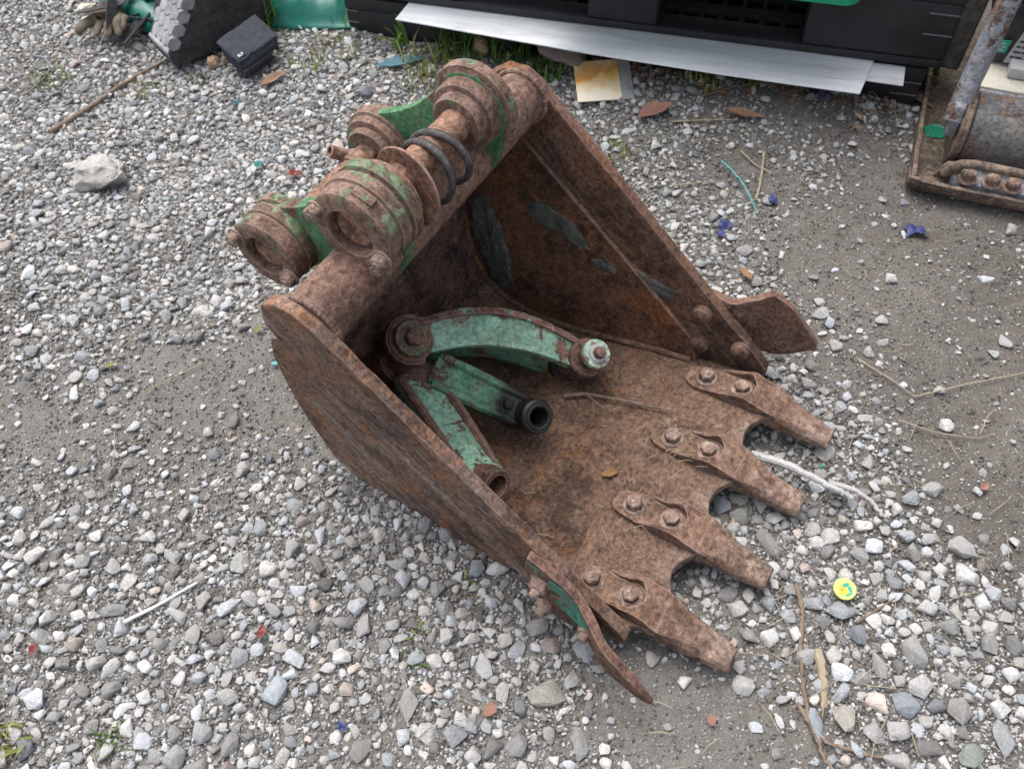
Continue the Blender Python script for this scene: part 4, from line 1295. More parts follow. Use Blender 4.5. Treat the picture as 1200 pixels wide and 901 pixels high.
# twig and white fibre on the bucket floor
fz = lambda x, y: BW(x, y, floor_z(y) + .010)
stick_obj('dry_stem', [fz(.300, .145), fz(.318, .175), fz(.330, .24), fz(.345, .31)], .0028, M['twig'], 'thin grey dry stem lying on the bucket floor by the pale washer', 'stem')
stick_obj('straw', [fz(.318, .172), fz(.303, .215)], 0.00070, M['straw'], 'short pale straw leaning off the grey stem in the bucket', 'straw')
stick_obj('straw', [fz(.285, .275), fz(.300, .285)], 0.00077, M['straw'], 'tiny pale straw lying flat on the open bucket floor', 'straw')
stick_obj('straw', [BW(.05, .21, .016), BW(.075, .16, .02), BW(.085, .148, .04)], 0.00070, M['straw'], 'curved yellow straw beside the lower sleeve ring', 'straw')
stick_obj('straw', [BW(.098, -.06, .385), BW(.115, -.01, .415)], 0.00077, M['straw'], 'single straw stuck beside the lower boss on the tube', 'straw')
# wet leaf on floor
def leaf_obj(x, y, z, L, w, ang, mat, label, tilt=(0, 0), cat='leaf', curl=.25, name='leaf', group=None):
    mb = MB()
    n = 8
    rows = []
    for i in range(n + 1):
        t = i / n
        ww = w * math.sin(math.pi * min(.98, max(.03, t)) ** .85) * .5 * (1 + .12 * math.sin(t * 17 + x * 50))
        s = (t - .5) * L
        zz = curl * L * (t - .5) ** 2 * 1.2
        rows.append([(s, -ww, zz + ww * .5), (s, 0, zz), (s, ww, zz + ww * .45), (s, ww, zz + ww * .45 - .0006), (s, 0, zz - .0006), (s, -ww, zz + ww * .5 - .0006)])
    mb.rings(rows)
    o = mb.build(name, mat, None)
    o.location = (x, y, z); o.rotation_euler = (tilt[0], tilt[1], ang)
    return tag(o, label, cat, group)
q = fz(.205, .275); leaf_obj(q.x, q.y, q.z - .006, .026, .014, .2, simple('rotting leaf', (.17, .09, .03), (.27, .15, .06), 60, .8, .3), 'small ochre rotting leaf on the bucket floor near the second tooth', (0, 0), curl=.05)

# ------------------------------------------------------------------ pallets
PD = Vector((.94880578, -.31586009, 0)); PN = Vector((.31586009, .94880578, 0))     # along the front, and away from the camera
PO = Vector((-.236957, 1.840327, 0))
def PT(s, d, z): return PO + PD * s + PN * d + Vector((0, 0, z))
ANG = math.atan2(PD.y, PD.x)
def pallet(name, label, z0, z1, s0, s1, d0, depth, openings, lat):
    e = empty(name, PT(s0, d0, z0), (0, 0, ANG))
    tag(e, label, 'pallet', 'stacked black plastic pallets')
    Ls, H_ = s1 - s0, z1 - z0
    deck0, deck1 = .016, .030
    mb = MB()
    mb.box((0, 0, H_ - deck1), (Ls, depth, H_)); mb.build('top_deck', M['plastic'], e, bevel=.004)
    # bottom deck: rails round the openings and a lattice between
    mb = MB()
    mb.box((0, 0, 0), (Ls, .055, deck0)); mb.box((0, depth - .055, 0), (Ls, depth, deck0)); mb.build('bottom_rail', M['plastic'], e, bevel=.003)
    edges = [0] + [v - s0 for o in openings for v in o] + [Ls]
    for i in range(0, len(edges), 2):
        mb = MB(); mb.box((edges[i], .0015, deck0), (edges[i + 1], depth, H_ - deck1))
        mb.build('foot_block', M['plastic'], e, bevel=.006, seg=3)
        # pale scuffed mould lines on the corner block
        for zz in ((.42, .68) if i in (0, len(edges) - 2) else ()):
            mb = MB()
            xx0, xx1 = (edges[i] + .002, edges[i] + .03) if i == 0 else (edges[i + 1] - .055, edges[i + 1] - .002)
            mb.box((xx0, -.0008, H_ * zz), (xx1, .0022, H_ * zz + .0022)); mb.build('mould_line', M['wire'], e)
    for (a, b_) in openings:
        a -= s0; b_ -= s0
        mb = MB()
        if lat:
            # slots just behind the front rail, then open lattice
            n = 7
            wd = (b_ - a)
            mb.box((a + .0005, .086, .003), (b_ - .0005, .112, deck0 - .001))
            for k in range(n + 1):
                c_ = a + wd * k / n
                mb.box((max(a + .0005, c_ - .006), .0555, .0035), (min(b_ - .0005, c_ + .006), .0855, deck0 - .0015))
            for k in range(1, 6):
                dd = .112 + .045 * k
                mb.box((a + .0005, dd, .003), (b_ - .0005, dd + .006, deck0 - .002))
            for k in range(1, 7):
                c_ = a + wd * k / 7
                mb.box((c_ - .004, .1125, .0035), (c_ + .004, .40, deck0 - .0015))
            mb.build('deck_lattice', M['plastic'], e)
    return e
pallet('plastic_pallet', 'lower black plastic pallet sunk in weeds under the grey board', -.012, .094, -.098, 1.150, .004, .75, [(.30, .44), (.62, .86)], False)
pallet('plastic_pallet', 'upper black plastic pallet with lattice openings above the grey board', .101, .262, -.090, 1.170, 0.0, .75, [(.185, .462), (.608, .900)], True)
# grey white board lying on the lower pallet, a shorter one beneath it
def board(pts, z, th, label, droop):
    c = PT(pts[0][0], pts[0][1], z)
    mb = MB(lambda x, y, zz: tuple(Vector((x, y, zz))))
    o0 = empty('board', c, (0, 0, ANG))
    dn = dens_poly(pts, .03)
    top = [(s - pts[0][0], d - pts[0][1], th + droop(s, d)) for s, d in dn]
    bot = [(s - pts[0][0], d - pts[0][1], droop(s, d)) for s, d in dn]
    mb.rings([bot, top])
    bpy.data.objects.remove(o0)
    o = mb.build('board', M['board'], None, bevel=.001, seg=1, lim=50)
    o.location = c; o.rotation_euler = (0, 0, ANG)
    return tag(o, label, 'board', 'grey white boards between the pallets')
def sd_(X): 
    v = Vector((X[0], X[1], 0)) - PO; return v.dot(PD), v.dot(PN)
a = [sd_(q) for q in ((-.2065, 1.763), (-.180, 1.812), (.22, 1.68), (.737, 1.503), (.7006, 1.413), (.45, 1.500), (.196, 1.596))]
a[1] = (a[1][0], -.0); 
pts = [a[0], (a[1][0], .03), (a[3][0] + .02, .03), a[4], a[5], a[6]]
board(pts, .0955, .0035, 'long grey white board wedged between the pallets, sticking out in front', lambda s, d: 0.0)
b0, b1, b2 = [sd_(q) for q in ((.7934, 1.437), (.8127, 1.483), (.72, 1.50))]
board([(b0[0] - .16, b0[1] + .004), (b0[0], b0[1]), (b1[0], .02), (b0[0] - .16, .02)], .0905, .003, 'short end of a second pale board below the long one at right', lambda s, d: 0.0)

# green crate on the upper pallet
e = empty('crate', PT(.55, .0, .262), (0, 0, ANG))
tag(e, 'bright green plastic crate overhanging the upper black pallet', 'crate')
def rrect(x0, y0, x1, y1, r, n=6):
    pts = []
    for (cx, cy, a0) in ((x1 - r, y0 + r, -90), (x1 - r, y1 - r, 0), (x0 + r, y1 - r, 90), (x0 + r, y0 + r, 180)):
        for k in range(n + 1):
            a = math.radians(a0 + 90 * k / n); pts.append((cx + r * math.cos(a), cy + r * math.sin(a)))
    return pts
v = sd_((.655, 1.437)); gx1 = v[0] - .55 + .004; gy0 = v[1] + .0
mb = MB()
o_ = rrect(gx1 - .60, gy0, gx1, gy0 + .40, .03); i_ = rrect(gx1 - .595, gy0 + .005, gx1 - .005, gy0 + .395, .026)
mb.rings([[(x, y, .001) for x, y in o_], [(x * 1.0, y, .16) for x, y in o_], [(x, y, .16) for x, y in i_], [(x, y, .006) for x, y in i_]])
mb.build('tray', M['green_crate'], e, bevel=.002)
mb = MB(); ro = rrect(gx1 - .608, gy0 - .008, gx1 + .008, gy0 + .408, .036); ri = rrect(gx1 - .5995, gy0 + .0005, gx1 - .0005, gy0 + .3995, .03)
mb.rings([[(x, y, .150) for x, y in ro], [(x, y, .165) for x, y in ro], [(x, y, .165) for x, y in ri], [(x, y, .150) for x, y in ri], [(x, y, .150) for x, y in ro]], True, False, False)
bmesh.ops.remove_doubles(mb.bm, verts=mb.bm.verts, dist=1e-6)
mb.build('rim', M['green_crate'], e, bevel=.002)
for k in range(5):
    xx = gx1 - .06 - k * .12
    mb = MB(); mb.box((xx - .003, gy0 - .004, .012), (xx + .003, gy0 + .001, .149)); mb.build('rib', M['green_crate'], e)

# rock under the pallets, rust stained card, tan lump, teal strip
def lump(name, seed, loc, scale, rot, mat, label, cat, n=22, rough=.10, parent=None):
    mb = stone_bm(seed, n, 1.0)
    o = mb.build(name, mat, None, bevel=.05, seg=2, lim=10, angle=50)
    bmx = bmesh.new(); bmx.from_mesh(o.data)
    bmesh.ops.subdivide_edges(bmx, edges=bmx.edges, cuts=2, use_grid_fill=True)
    for v in bmx.verts:
        v.co += mnoise.noise_vector(v.co * 4 + Vector((seed, 1, 2))) * rough + mnoise.noise_vector(v.co * 11) * rough * .3
    bmx.to_mesh(o.data); bmx.free()
    for p in o.data.polygons: p.use_smooth = True
    o.location = loc; o.scale = scale; o.rotation_euler = rot
    return tag(o, label, cat)
lump('rock', 77, (.150, 1.695, .045), (.15, .10, .085), (.1, .25, -.35), _stone('layered rock', False, (.24, .205, .185)), 'layered brown grey rock propping the pallets beside the weeds', 'stone')
lump('clay_lump', 78, (-.024, 1.752, .028), (.046, .044, .05), (0, 0, .4), M['tan_ball'], 'tan round lump in the grass by the pallet', 'lump', 20, .06)
o = leaf_obj(-.200, 1.733, gz(-.2, 1.733) + .012, .12, .026, .22, M['teal'], 'blue teal plastic strip lying at the edge of the grass', (.2, 0), 'plastic strip', .1, 'plastic_strip')
e = empty('stained_card', (.236, 1.610, gz(.23, 1.61) + .015), (math.radians(16), 0, math.radians(1)))
tag(e, 'rust stained white card with a grey folded end, in front of the pallets', 'card')
mb = MB(); mb.box((-.064, -.052, 0), (.030, .052, .003)); mb.build('card_face', M['card'], e, bevel=.0008, seg=1)
mb = MB(); mb.box((.0302, -.052, -.001), (.056, .055, .0025)); mb.build('folded_end', M['ceramic'], e, bevel=.0008, seg=1)

# ------------------------------------------------------------------ plate compactor at the right
CO = Vector((.775, 1.251, .0)); CA = math.atan2(-.39, .92)
comp = empty('plate_compactor', (CO.x, CO.y, -.004), (0, 0, CA))
tag(comp, 'worn plate compactor with blue grey drum and rusty base at the right edge', 'plate compactor')
def cb(lo, hi, name, mat, bevel=.002, parent=None, jit=0):
    mb = MB(); mb.box(lo, hi); return mb.build(name, mat, parent or comp, bevel=bevel, jit=jit)
cb((.006, .0, .014), (.56, .56, .022), 'base_plate', M['comp_plate'], .001)
mb = MB()
rows = []
for k in range(30):
    v = .0 + .56 * k / 29
    w = rnd.uniform(-.0008, .0008)
    rows.append([(-.004 + w, v, .004), (.006, v, .006), (.0045 + w, v, .036 + w), (-.003 + w, v, .036 + w)])
mb.rings(rows); mb.build('side_rim', M['comp_rust'], comp, bevel=.0015)
mb = MB()
pr = [(.035, .0235), (.008, .0232), (-.008, .030), (-.016, .041), (-.023, .0405), (-.021, .026), (-.012, .010), (.01, .002), (.035, .001)]
rows = []
for k in range(26):
    u = -.006 + .57 * k / 25
    sh = .012 * max(0, 1 - k / 3.0) ** 2
    rows.append([(u, v + sh + rnd.uniform(-.0005, .0005), z + rnd.uniform(-.0005, .0005) - sh * .3) for v, z in pr])
mb.rings(rows); mb.build('front_lip', M['comp_rust'], comp, bevel=.0015)
mb = MB(); mb.prism([(.035, .024), (.080, .024), (.080, .062), (.050, .058)], lambda u, z: (u, .022, z), lambda u, z: (u, .030, z)); mb.build('bracket', M['comp_rust'], comp, bevel=.0015)
cb((.066, .003, .0225), (.56, .052, .036), 'mount_rail', M['blue_steel'], .003)
for u in (.093, .135, .170, .215, .26):
    mb = MB(); mb.hexhead((u, .014, .0365), (0, 0, 1), .0135, .015, (.018, .004), phase=rnd.uniform(0, 1)); mb.build('bolt', M['bolt'], comp, bevel=.001, seg=1)
mb = MB()
hp = [(.052, .018, .040), (.060, .010, .062), (.072, .004, .076), (.095, .0, .083), (.15, -.003, .084), (.25, -.004, .083), (.40, -.004, .083), (.52, -.003, .083)]
mb.sweep(hp, .0085, 12); mb.build('carry_bar', M['comp_rust'], comp)
mb = MB(); mb.lathe((0, .112, .086), (1, 0, 0), [(0, .066), (.060, .066), (.066, .070), (.066, .111), (.0672, .112), (.0672, .118), (.066, .119), (.066, .56), (0, .56)], 56)
mb.build('drum', M['drum'], comp)
mb = MB(); mb.lathe((0, .112, .086), (1, 0, 0), [(0, .050), (.070, .050), (.073, .052), (.073, .062), (.070, .066), (0, .066)], 48)
mb.build('drum_flange', M['comp_rust'], comp, jit=.0015)
mb = MB(); mb.prism([(.046, .022), (.18, .022), (.165, .09), (.13, .06), (.09, .06), (.055, .09)], lambda v, z: (.128, v, z), lambda v, z: (.136, v, z)); mb.build('drum_rib', M['blue_steel'], comp, bevel=.0015)
mb = MB(); mb.sweep([(.037, .070, .115), (.041, .095, .16), (.047, .118, .25), (.054, .142, .34), (.062, .165, .46)], .0185, 18); mb.build('frame_tube', M['blue_steel'], comp)
mb = MB(); mb.prism([(.055, .09), (.10, .10), (.10, .16), (.06, .15)], lambda v, z: (.028, v, z), lambda v, z: (.048, v, z)); mb.build('tube_lug', M['blue_steel'], comp, bevel=.003)
cb((.056, .128, .150), (.56, .21, .156), 'engine_bed', M['beige'], .001)
cb((.056, .118, .138), (.56, .1275, .153), 'bed_rail', M['blue_steel'], .002)
cb((.070, .205, .157), (.56, .50, .46), 'engine_block', M['engine'], .008)
for k in range(6):
    cb((.075, .197, .27 + k * .028), (.56, .206, .276 + k * .028), 'cooling_fin', M['engine'], .001)
mb = MB(); mb.prism([(.098, .165), (.128, .168), (.142, .245), (.112, .242)], lambda u, z: (u, .2005, z), lambda u, z: (u, .2030, z)); lb = mb.build('data_label', M['lab_grey'], comp)
for k in range(6):
    z = .176 + k * .0105
    for (c0, c1) in (((.1065, .119), (.1205, .127)) if k % 2 else ((.1065, .113), (.115, .127))):
        sh = (z - .168) * .18
        mb = MB(); mb.box((c0 + sh - .003, .1997, z), (c1 + sh - .003, .2004, z + .0042)); mb.build('print_line', M['ink'], lb)
mb = MB(); mb.prism([(.070, .182), (.094, .183), (.097, .207), (.073, .206)], lambda u, z: (u, .2005, z), lambda u, z: (u, .2030, z)); lg = mb.build('green_label', M['lab_green'], comp)
for k, (u0, u1, z0) in enumerate(((.0765, .089, .199), (.0765, .083, .193), (.0845, .0915, .193), (.0775, .0885, .187))):
    mb = MB(); mb.box((u0, .1997, z0), (u1, .2004, z0 + .0035)); mb.build('print_line', M['lab_grey'], lg)
cb((.108, .165, .1565), (.19, .2, .178), 'cable_clamp', M['lab_grey'], .004)
cb((-.012, .25, .100), (.040, .34, .30), 'rubber_mount', M['grit_rubber'], .006, jit=.003)
cb((-.028, .30, .085), (-.0125, .36, .17), 'side_guard', M['comp_rust'], .003)
mb = MB(); mb.sweep([(.19, .17, .30), (.20, .18, .285), (.21, .185, .29)], [.012, .016, .009], 8); o = mb.build('rag_tie', M['pink'], comp)
# green plastic shard lying on the base plate
def CW(u, v, z): return Matrix.Translation(CO) @ Matrix.Rotation(CA, 4, 'Z') @ Vector((u, v, z))
mb = MB(); mb.hull([(-.024, -.016, 0), (-.026, .012, .002), (-.006, .022, .004), (.008, .014, .003), (.032, .002, .002), (.004, -.02, .001), (-.006, .004, .013), (-.016, -.006, .010), (.0, .016, .009)])
o = mb.build('plastic_shard', M['green_glass'], None, bevel=.0012, seg=1, angle=20); o.location = CW(.034, .157, .0195); o.rotation_euler = (0, 0, CA + .2)
tag(o, 'green broken plastic shard lying on the compactor base plate', 'plastic shard')

# ------------------------------------------------------------------ upper left clutter
# wedge shaped rubber block
def wedge():
    g1 = Vector((-.712, 1.771, 0)); g2 = Vector((-.541, 1.899, 0))
    ex = (g2 - g1).normalized(); ang = math.atan2(ex.y, ex.x)
    e = empty('wedge_block', (g1.x, g1.y, .004), (0, 0, ang))
    tag(e, 'black wedge block with grey hexagon pattern and orange stripe on its slope', 'wedge block')
    D = .105
    prf = [(0, 0), (-.006, .040), (.004, .048), (.135, .205), (.150, .212), (.245, .212), (.262, .195), (.262, 0)]
    mb = MB(); mb.prism(prf, lambda s, z: (s, 0, z), lambda s, z: (s, D, z)); mb.build('body', M['ramp_dark'], e, bevel=.006, seg=3)
    mb = MB(); mb.prism([(.004, .003), (-.004, .041), (.003, .046), (.008, .04), (.010, .003)], lambda s, z: (s - .003, .004, z), lambda s, z: (s - .003, D - .004, z)); mb.build('end_face', M['ramp_grey'], e, bevel=.002)
    # grey hexagons standing proud of the slope and of the front edge
    sl = Vector((.131, 0, .157)).normalized(); nr = Vector((-sl.z, 0, sl.x))
    o0 = Vector((.004, 0, .048))
    for i in range(7):
        for j in range(5):
            s = .010 + i * .030; d = .012 + j * .024 + (.012 if i % 2 else 0)
            if d > D - .008 or (i * 7 + j * 3) % 7 == 1: continue
            c = o0 + sl * s + Vector((0, d, 0))
            mb = MB()
            hx = [(c + sl * (.0185 * math.cos(k * math.pi / 3)) + Vector((0, .0142 * math.sin(k * math.pi / 3), 0))) for k in range(6)]
            mb.rings([[q - nr * .001 for q in hx], [q + nr * .0012 for q in hx]]); mb.build('hexagon', M['ramp_grey'], e, bevel=.0008, seg=1)
    for i in range(6):                              # the same pattern running down over the front face edge
        s = .016 + i * .031
        c = o0 + sl * s
        hx = [(c.x + .017 * math.cos(k * math.pi / 3 + .88), c.z - .004 + .0165 * math.sin(k * math.pi / 3 + .88)) for k in range(6)]
        mb = MB(); mb.prism(hx, lambda s, z: (s, -.0022, z), lambda s, z: (s, .001, z)); mb.build('hexagon', M['ramp_grey'], e, bevel=.0008, seg=1)
    mb = MB(); mb.prism([(.128, .198), (.150, .176), (.168, .200), (.150, .216)], lambda s, z: (s, -.003, z), lambda s, z: (s, .03, z)); mb.build('stripe', M['orange'], e, bevel=.001)
    # grey handle rim round a solid dark disc, painted as the opening's shade
    mb = MB(); rim = []
    for k in range(28):
        a = 2 * math.pi * k / 28; ca, sa = math.cos(a), math.sin(a)
        rim.append((.205 + .045 * math.copysign(abs(ca) ** .6, ca), -.004, .165 + .030 * math.copysign(abs(sa) ** .6, sa)))
    rim.append(rim[0]); mb.sweep(rim, .006, 8, caps=False); mb.build('handle_rim', M['ramp_grey'], e)
    mb = MB(); mb.prism([(.205 + .04 * math.cos(k * .524), .165 + .026 * math.sin(k * .524)) for k in range(12)], lambda s, z: (s, -.0015, z), lambda s, z: (s, .004, z)); mb.build('handle_hole_shade', M['void'], e)
wedge()
# navy pouch
def pouch():
    a = Vector((-.536, 1.694, 0)); b = Vector((-.472, 1.757, 0))
    ex = (b - a).normalized()
    e = empty('pouch', (-.548, 1.706, .008), (math.radians(24), math.radians(-7), math.atan2(ex.y, ex.x)))
    tag(e, 'small dark navy nylon pouch lying tilted beside the wedge block', 'pouch')
    mb = MB(); mb.box((0, 0, .0), (.108, .078, .048)); mb.build('body', M['navy'], e, bevel=.016, seg=5, dice=.012, jit=.002)
    mb = MB(); mb.box((-.002, .010, .042), (.110, .082, .0525)); f = mb.build('flap', M['navy'], e, bevel=.005, seg=4, dice=.012, jit=.002)
    mb = MB(); mb.box((.0, -.004, .008), (.085, .004, .034)); mb.build('front_strap', M['webbing'], e, bevel=.003)
    mb = MB(); mb.box((.006, .018, .0525), (.024, .029, .0543)); t = mb.build('tag', M['webbing'], f)
    for k, (x0, x1, y0, y1) in enumerate(((.0085, .0100, .0205, .027), (.0115, .0130, .0205, .027), (.0130, .0165, .0205, .022), (.018, .0195, .0205, .027), (.0195, .022, .0235, .025))):
        mb = MB(); mb.box((x0, y0, .0541), (x1, y1, .0549)); mb.build('print_mark', M['white_plastic'], t)
    mb = MB(); mb.torus((-.004, -.010, .006), (.2, .4, 1), .012, .0022, 24, 8); mb.build('ring', M['lab_grey'], e)
    mb = MB(); mb.lathe((.085, -.001, .026), (0, -1, 0), [(.007, 0), (.007, .003), (.004, .005), (0, .005)], 14); mb.build('snap_button', M['beige'], e)
    mb = MB(); mb.sweep([(-.001, .010, .045), (.056, .008, .0475), (.113, .010, .045)], .0012, 5); mb.build('seam', M['webbing'], e)
pouch()
# green tarp in folds
def tarp():
    nx, ny = 90, 60
    e_ = MB()
    G = []
    for j in range(ny + 1):
        row = []
        for i in range(nx + 1):
            u = i / nx; v = j / ny
            x = -.95 + u * .675
            yf = 1.905 - .020 * math.sin(u * 9) - .05 * max(0, u - .55) - (.06 if u < .3 else 0) * (1 - u / .3 if u < .3 else 0) * -2.2
            y = yf + v * .6
            fold = .006 * math.sin(60 * u + 20 * v * math.sin(7 * u)) + .022 * math.sin(14 * v + 4 * u + 2.2 * math.sin(5 * u)) + .014 * math.sin(26 * (v * .8 + u * .3) + 1)
            hgt = .10 * (1 - math.exp(-v * 7)) + .06 * v + fold * min(1, v * 6) + .012 * mnoise.noise(Vector((x * 14, y * 14, 3)))
            edge_ = min(1, min(u, 1 - u) * 9)
            z = max(gz(x, y) + .006, .006 + hgt * (.25 + .75 * edge_))
            row.append(e_.v((x, y, z)))
        G.append(row)
    for j in range(ny):
        for i in range(nx):
            e_.bm.faces.new((G[j][i], G[j][i + 1], G[j + 1][i + 1], G[j + 1][i]))
    o = e_.build('tarpaulin', M['tarp'], None, angle=80)
    md = o.modifiers.new('thickness', 'SOLIDIFY'); md.thickness = .0015
    return tag(o, 'crumpled green tarpaulin bunched up behind the wedge block', 'tarpaulin')
tarp()
# glove: palm and five fingers grown from one skin, then strap loops
def glove():
    me = bpy.data.meshes.new('work_glove')
    pts = [((0, 0, .018), .030), ((.035, .01, .024), .034), ((.06, .015, .022), .033)]
    ed = [(0, 1), (1, 2)]
    fingers = [((.070, -.024, .020), (-.2, -1.0, .1), .052, .0105), ((.058, -.028, .026), (-.15, -1.0, -.05), .058, .011), ((.04, -.027, .025), (-.3, -1, -.1), .055, .011), ((.022, -.022, .020), (-.6, -.9, -.1), .045, .010), ((-.008, -.008, .018), (-1, -.5, -.1), .045, .012)]
    for (b, d, L, r0) in fingers:
        d = Vector(d).normalized(); b = Vector(b)
        k = len(pts)
        pts += [(tuple(b), r0 * 1.15), (tuple(b + d * L * .45 + Vector((0, 0, .006))), r0 * 1.05), (tuple(b + d * L * .8 + Vector((0, 0, -.003))), r0), (tuple(b + d * L + Vector((0, 0, -.010))), r0 * .8)]
        ed += [(1, k), (k, k + 1), (k + 1, k + 2), (k + 2, k + 3)]
    me.from_pydata([p for p, _ in pts], ed, [])
    o = bpy.data.objects.new('work_glove', me); COL.objects.link(o)
    s = o.modifiers.new('skin', 'SKIN')
    for v, (_, r) in zip(me.skin_vertices[0].data, pts): v.radius = (r, r * .8)
    me.skin_vertices[0].data[1].use_root = True
    sb = o.modifiers.new('sub', 'SUBSURF'); sb.levels = 2; sb.render_levels = 2
    dg = bpy.context.evaluated_depsgraph_get()
    m2 = bpy.data.meshes.new_from_object(o.evaluated_get(dg))
    o.modifiers.clear(); o.data = m2
    for v in m2.vertices: v.co += mnoise.noise_vector(v.co * 45) * .004
    for p in m2.polygons: p.use_smooth = True
    m2.materials.clear(); m2.materials.append(M['cloth_tan'])
    o.location = (-.930, 1.955, .010); o.rotation_euler = (0, 0, .25)
    tag(o, 'dirty brown knitted work glove under black webbing straps', 'glove')
glove()
def ribbon(name, pts, w, label, mat='webbing', cat='strap', upv=(0, 0, 1), th=.0028, group=None):
    o = stick_obj(name, pts, .01, M[mat], label, cat, flat=(w, th), upv=upv, group=group)
    return o
ribbon('webbing_strap', [(-.905, 2.05, .05), (-.93, 2.02, .085), (-.905, 1.985, .090), (-.872, 1.965, .075), (-.875, 1.925, .055), (-.880, 1.895, .025), (-.86, 1.90, .012), (-.80, 1.965, .02), (-.79, 2.0, .04)], .024, 'black webbing strap looped over the brown work glove')
ribbon('webbing_strap', [(-.94, 2.03, .06), (-.955, 2.06, .10), (-.93, 2.10, .13), (-.88, 2.10, .12), (-.855, 2.06, .08), (-.83, 2.02, .06), (-.80, 1.99, .055)], .024, 'black webbing strap standing in a loop behind the glove')
ribbon('webbing_strap', [(-.84, 2.07, .08), (-.80, 2.02, .085), (-.765, 1.97, .06), (-.74, 1.95, .03), (-.725, 1.99, .03), (-.75, 2.04, .06)], .030, 'twisted black strap between glove and wedge block')
ribbon('webbing_strap', [(-.85, 2.10, .05), (-.80, 2.06, .09), (-.745, 2.00, .085), (-.715, 1.96, .05), (-.705, 1.95, .012)], .022, 'black buckle strap hanging nearest the wedge block')
ribbon('webbing_strap', [(-.955, 1.955, .05), (-.925, 1.935, .062), (-.895, 1.94, .064), (-.865, 1.965, .055), (-.845, 2.0, .06), (-.86, 2.04, .075)], .020, 'black webbing strap lying flat across the back of the glove')
ribbon('webbing_strap', [(-.84, 1.93, .012), (-.80, 1.955, .03), (-.77, 1.985, .05), (-.765, 2.03, .07), (-.79, 2.07, .07)], .020, 'short black strap curling up right of the glove fingers')
e = empty('strap_buckle', (-.79, 2.03, .095), (.3, .2, .6)); tag(e, 'black plastic buckle on the strap heap by the wedge', 'buckle')
mb = MB(); mb.torus((0, 0, 0), (0, 0, 1), .022, .005, 4, 6); mb.build('frame', M['void'], e)
mb = MB(); mb.box((-.02, -.003, -.003), (.02, .003, .003)); mb.build('bar', M['void'], e)
mb = MB()
rr = random.Random(3)
for k in range(9):
    a = (-.78 + rr.uniform(-.05, .05), 1.93 + rr.uniform(-.03, .06), .01 + rr.uniform(0, .03)); 
    mb.sweep([a, (a[0] + rr.uniform(-.03, .04), a[1] + rr.uniform(-.05, .02), a[2] + .02), (a[0] + rr.uniform(-.05, .07), a[1] + rr.uniform(-.08, .04), .012)], .0035, 6)
o = mb.build('cord', M['webbing'], None); tag(o, 'tangle of thin black cord under the straps', 'cord')
lump('cloth_scrap', 64, (-.975, 2.02, .016), (.075, .06, .03), (0, 0, .3), M['beige'], 'pale crumpled scrap lying left of the glove', 'scrap', 16, .1)
lump('stone', 65, (-.630, 1.775, .014), (.026, .030, .036), (0, 0, .3), M['tan_ball'], 'tan brown pebble standing against the wedge block', 'stone', 14, .05)
lump('stone', 66, (-.605, 1.790, .012), (.022, .024, .026), (0, 0, .8), M['tan_ball'], 'smaller brown pebble between wedge block and pouch', 'stone', 14, .05)

# ------------------------------------------------------------------ twigs, straws, litter
stick_obj('twig', [(-.936, 1.554), (-.905, 1.61), (-.889, 1.642), (-.854, 1.73), (-.81, 1.797), (-.757, 1.845)], 0.00600, M['twig'], 'long bent brown twig on the gravel at upper left', 'twig', kink=.0012)
stick_obj('wire', [(-1.065, 1.865), (-1.035, 1.85), (-1.018, 1.827), (-1.000, 1.79), (-1.002, 1.751), (-1.023, 1.691)], .0035, M['wire'], 'bent dark grey wire near the top left corner', 'wire')
stick_obj('bleached_stick', [(.350, .672, .022), (.395, .650, .026), (.432, .622, .026), (.470, .598, .02), (.482, .590, .018)], .0065, M['white_wood'], 'bleached white splintered stick leaning out beside the third tooth', 'stick', kink=.0016)
stick_obj('bleached_stick', [(.452, .617, .022), (.485, .604, .018), (.508, .590, .012), (.520, .565, .008)], .0048, M['white_wood'], 'short white splinter continuing from the bleached stick', 'stick', kink=.001)
stick_obj('cord', [(.435, 1.343, .012), (.450, 1.31, .014), (.461, 1.278, .014), (.470, 1.23, .012), (.473, 1.194, .008)], .0022, M['cyan'], 'cyan plastic cord on the soil right of the bucket', 'cord', kink=.0008)
stick_obj('twig', [(.374, .470), (.372, .43), (.362, .40), (.352, .361), (.346, .315), (.346, .276), (.352, .240), (.37, .215)], 0.00336, M['twig'], 'dark twig running down beside the second tooth tip', 'twig', kink=.0016)
stick_obj('twig', [(.335, .31), (.345, .285), (.36, .26), (.40, .245), (.44, .235)], 0.00280, M['twig'], 'forked dark twig at the bottom edge right of centre', 'twig', kink=.0014)
stick_obj('wood_splinter', [(.377, .376, .014), (.374, .34, .016), (.368, .302, .012)], .0065, M['straw'], 'split piece of pale wood lying by the dark twig', 'splinter', kink=.0012)
stick_obj('twig', [(.436, .408), (.48, .430), (.521, .451)], 0.00176, M['twig'], 'thin twig lying just right of the yellow cap', 'twig')
stick_obj('twig', [(.309, .580), (.303, .55), (.300, .515)], 0.00280, M['straw'], 'pale upright stalk between the second and third tooth', 'twig')
stick_obj('straw', [(.560, .845), (.60, .80), (.631, .767)], 0.00140, M['straw'], 'bent yellow straw on bare soil right of the fourth tooth', 'straw', kink=.0005)
stick_obj('straw', [(.631, .767), (.72, .79), (.82, .802), (.9, .81)], 0.00126, M['straw'], 'long yellow straw running to the right edge', 'straw', kink=.0005)
stick_obj('straw', [(.59, .723), (.64, .70), (.704, .688), (.735, .695)], 0.00112, M['straw'], 'thin straw lying below the long yellow one', 'straw', kink=.0005)
stick_obj('straw', [(.704, .69, .012), (.728, .722, .010), (.745, .735, .008)], 0.00112, M['straw'], 'short straw crossing the end of the thin one', 'straw')
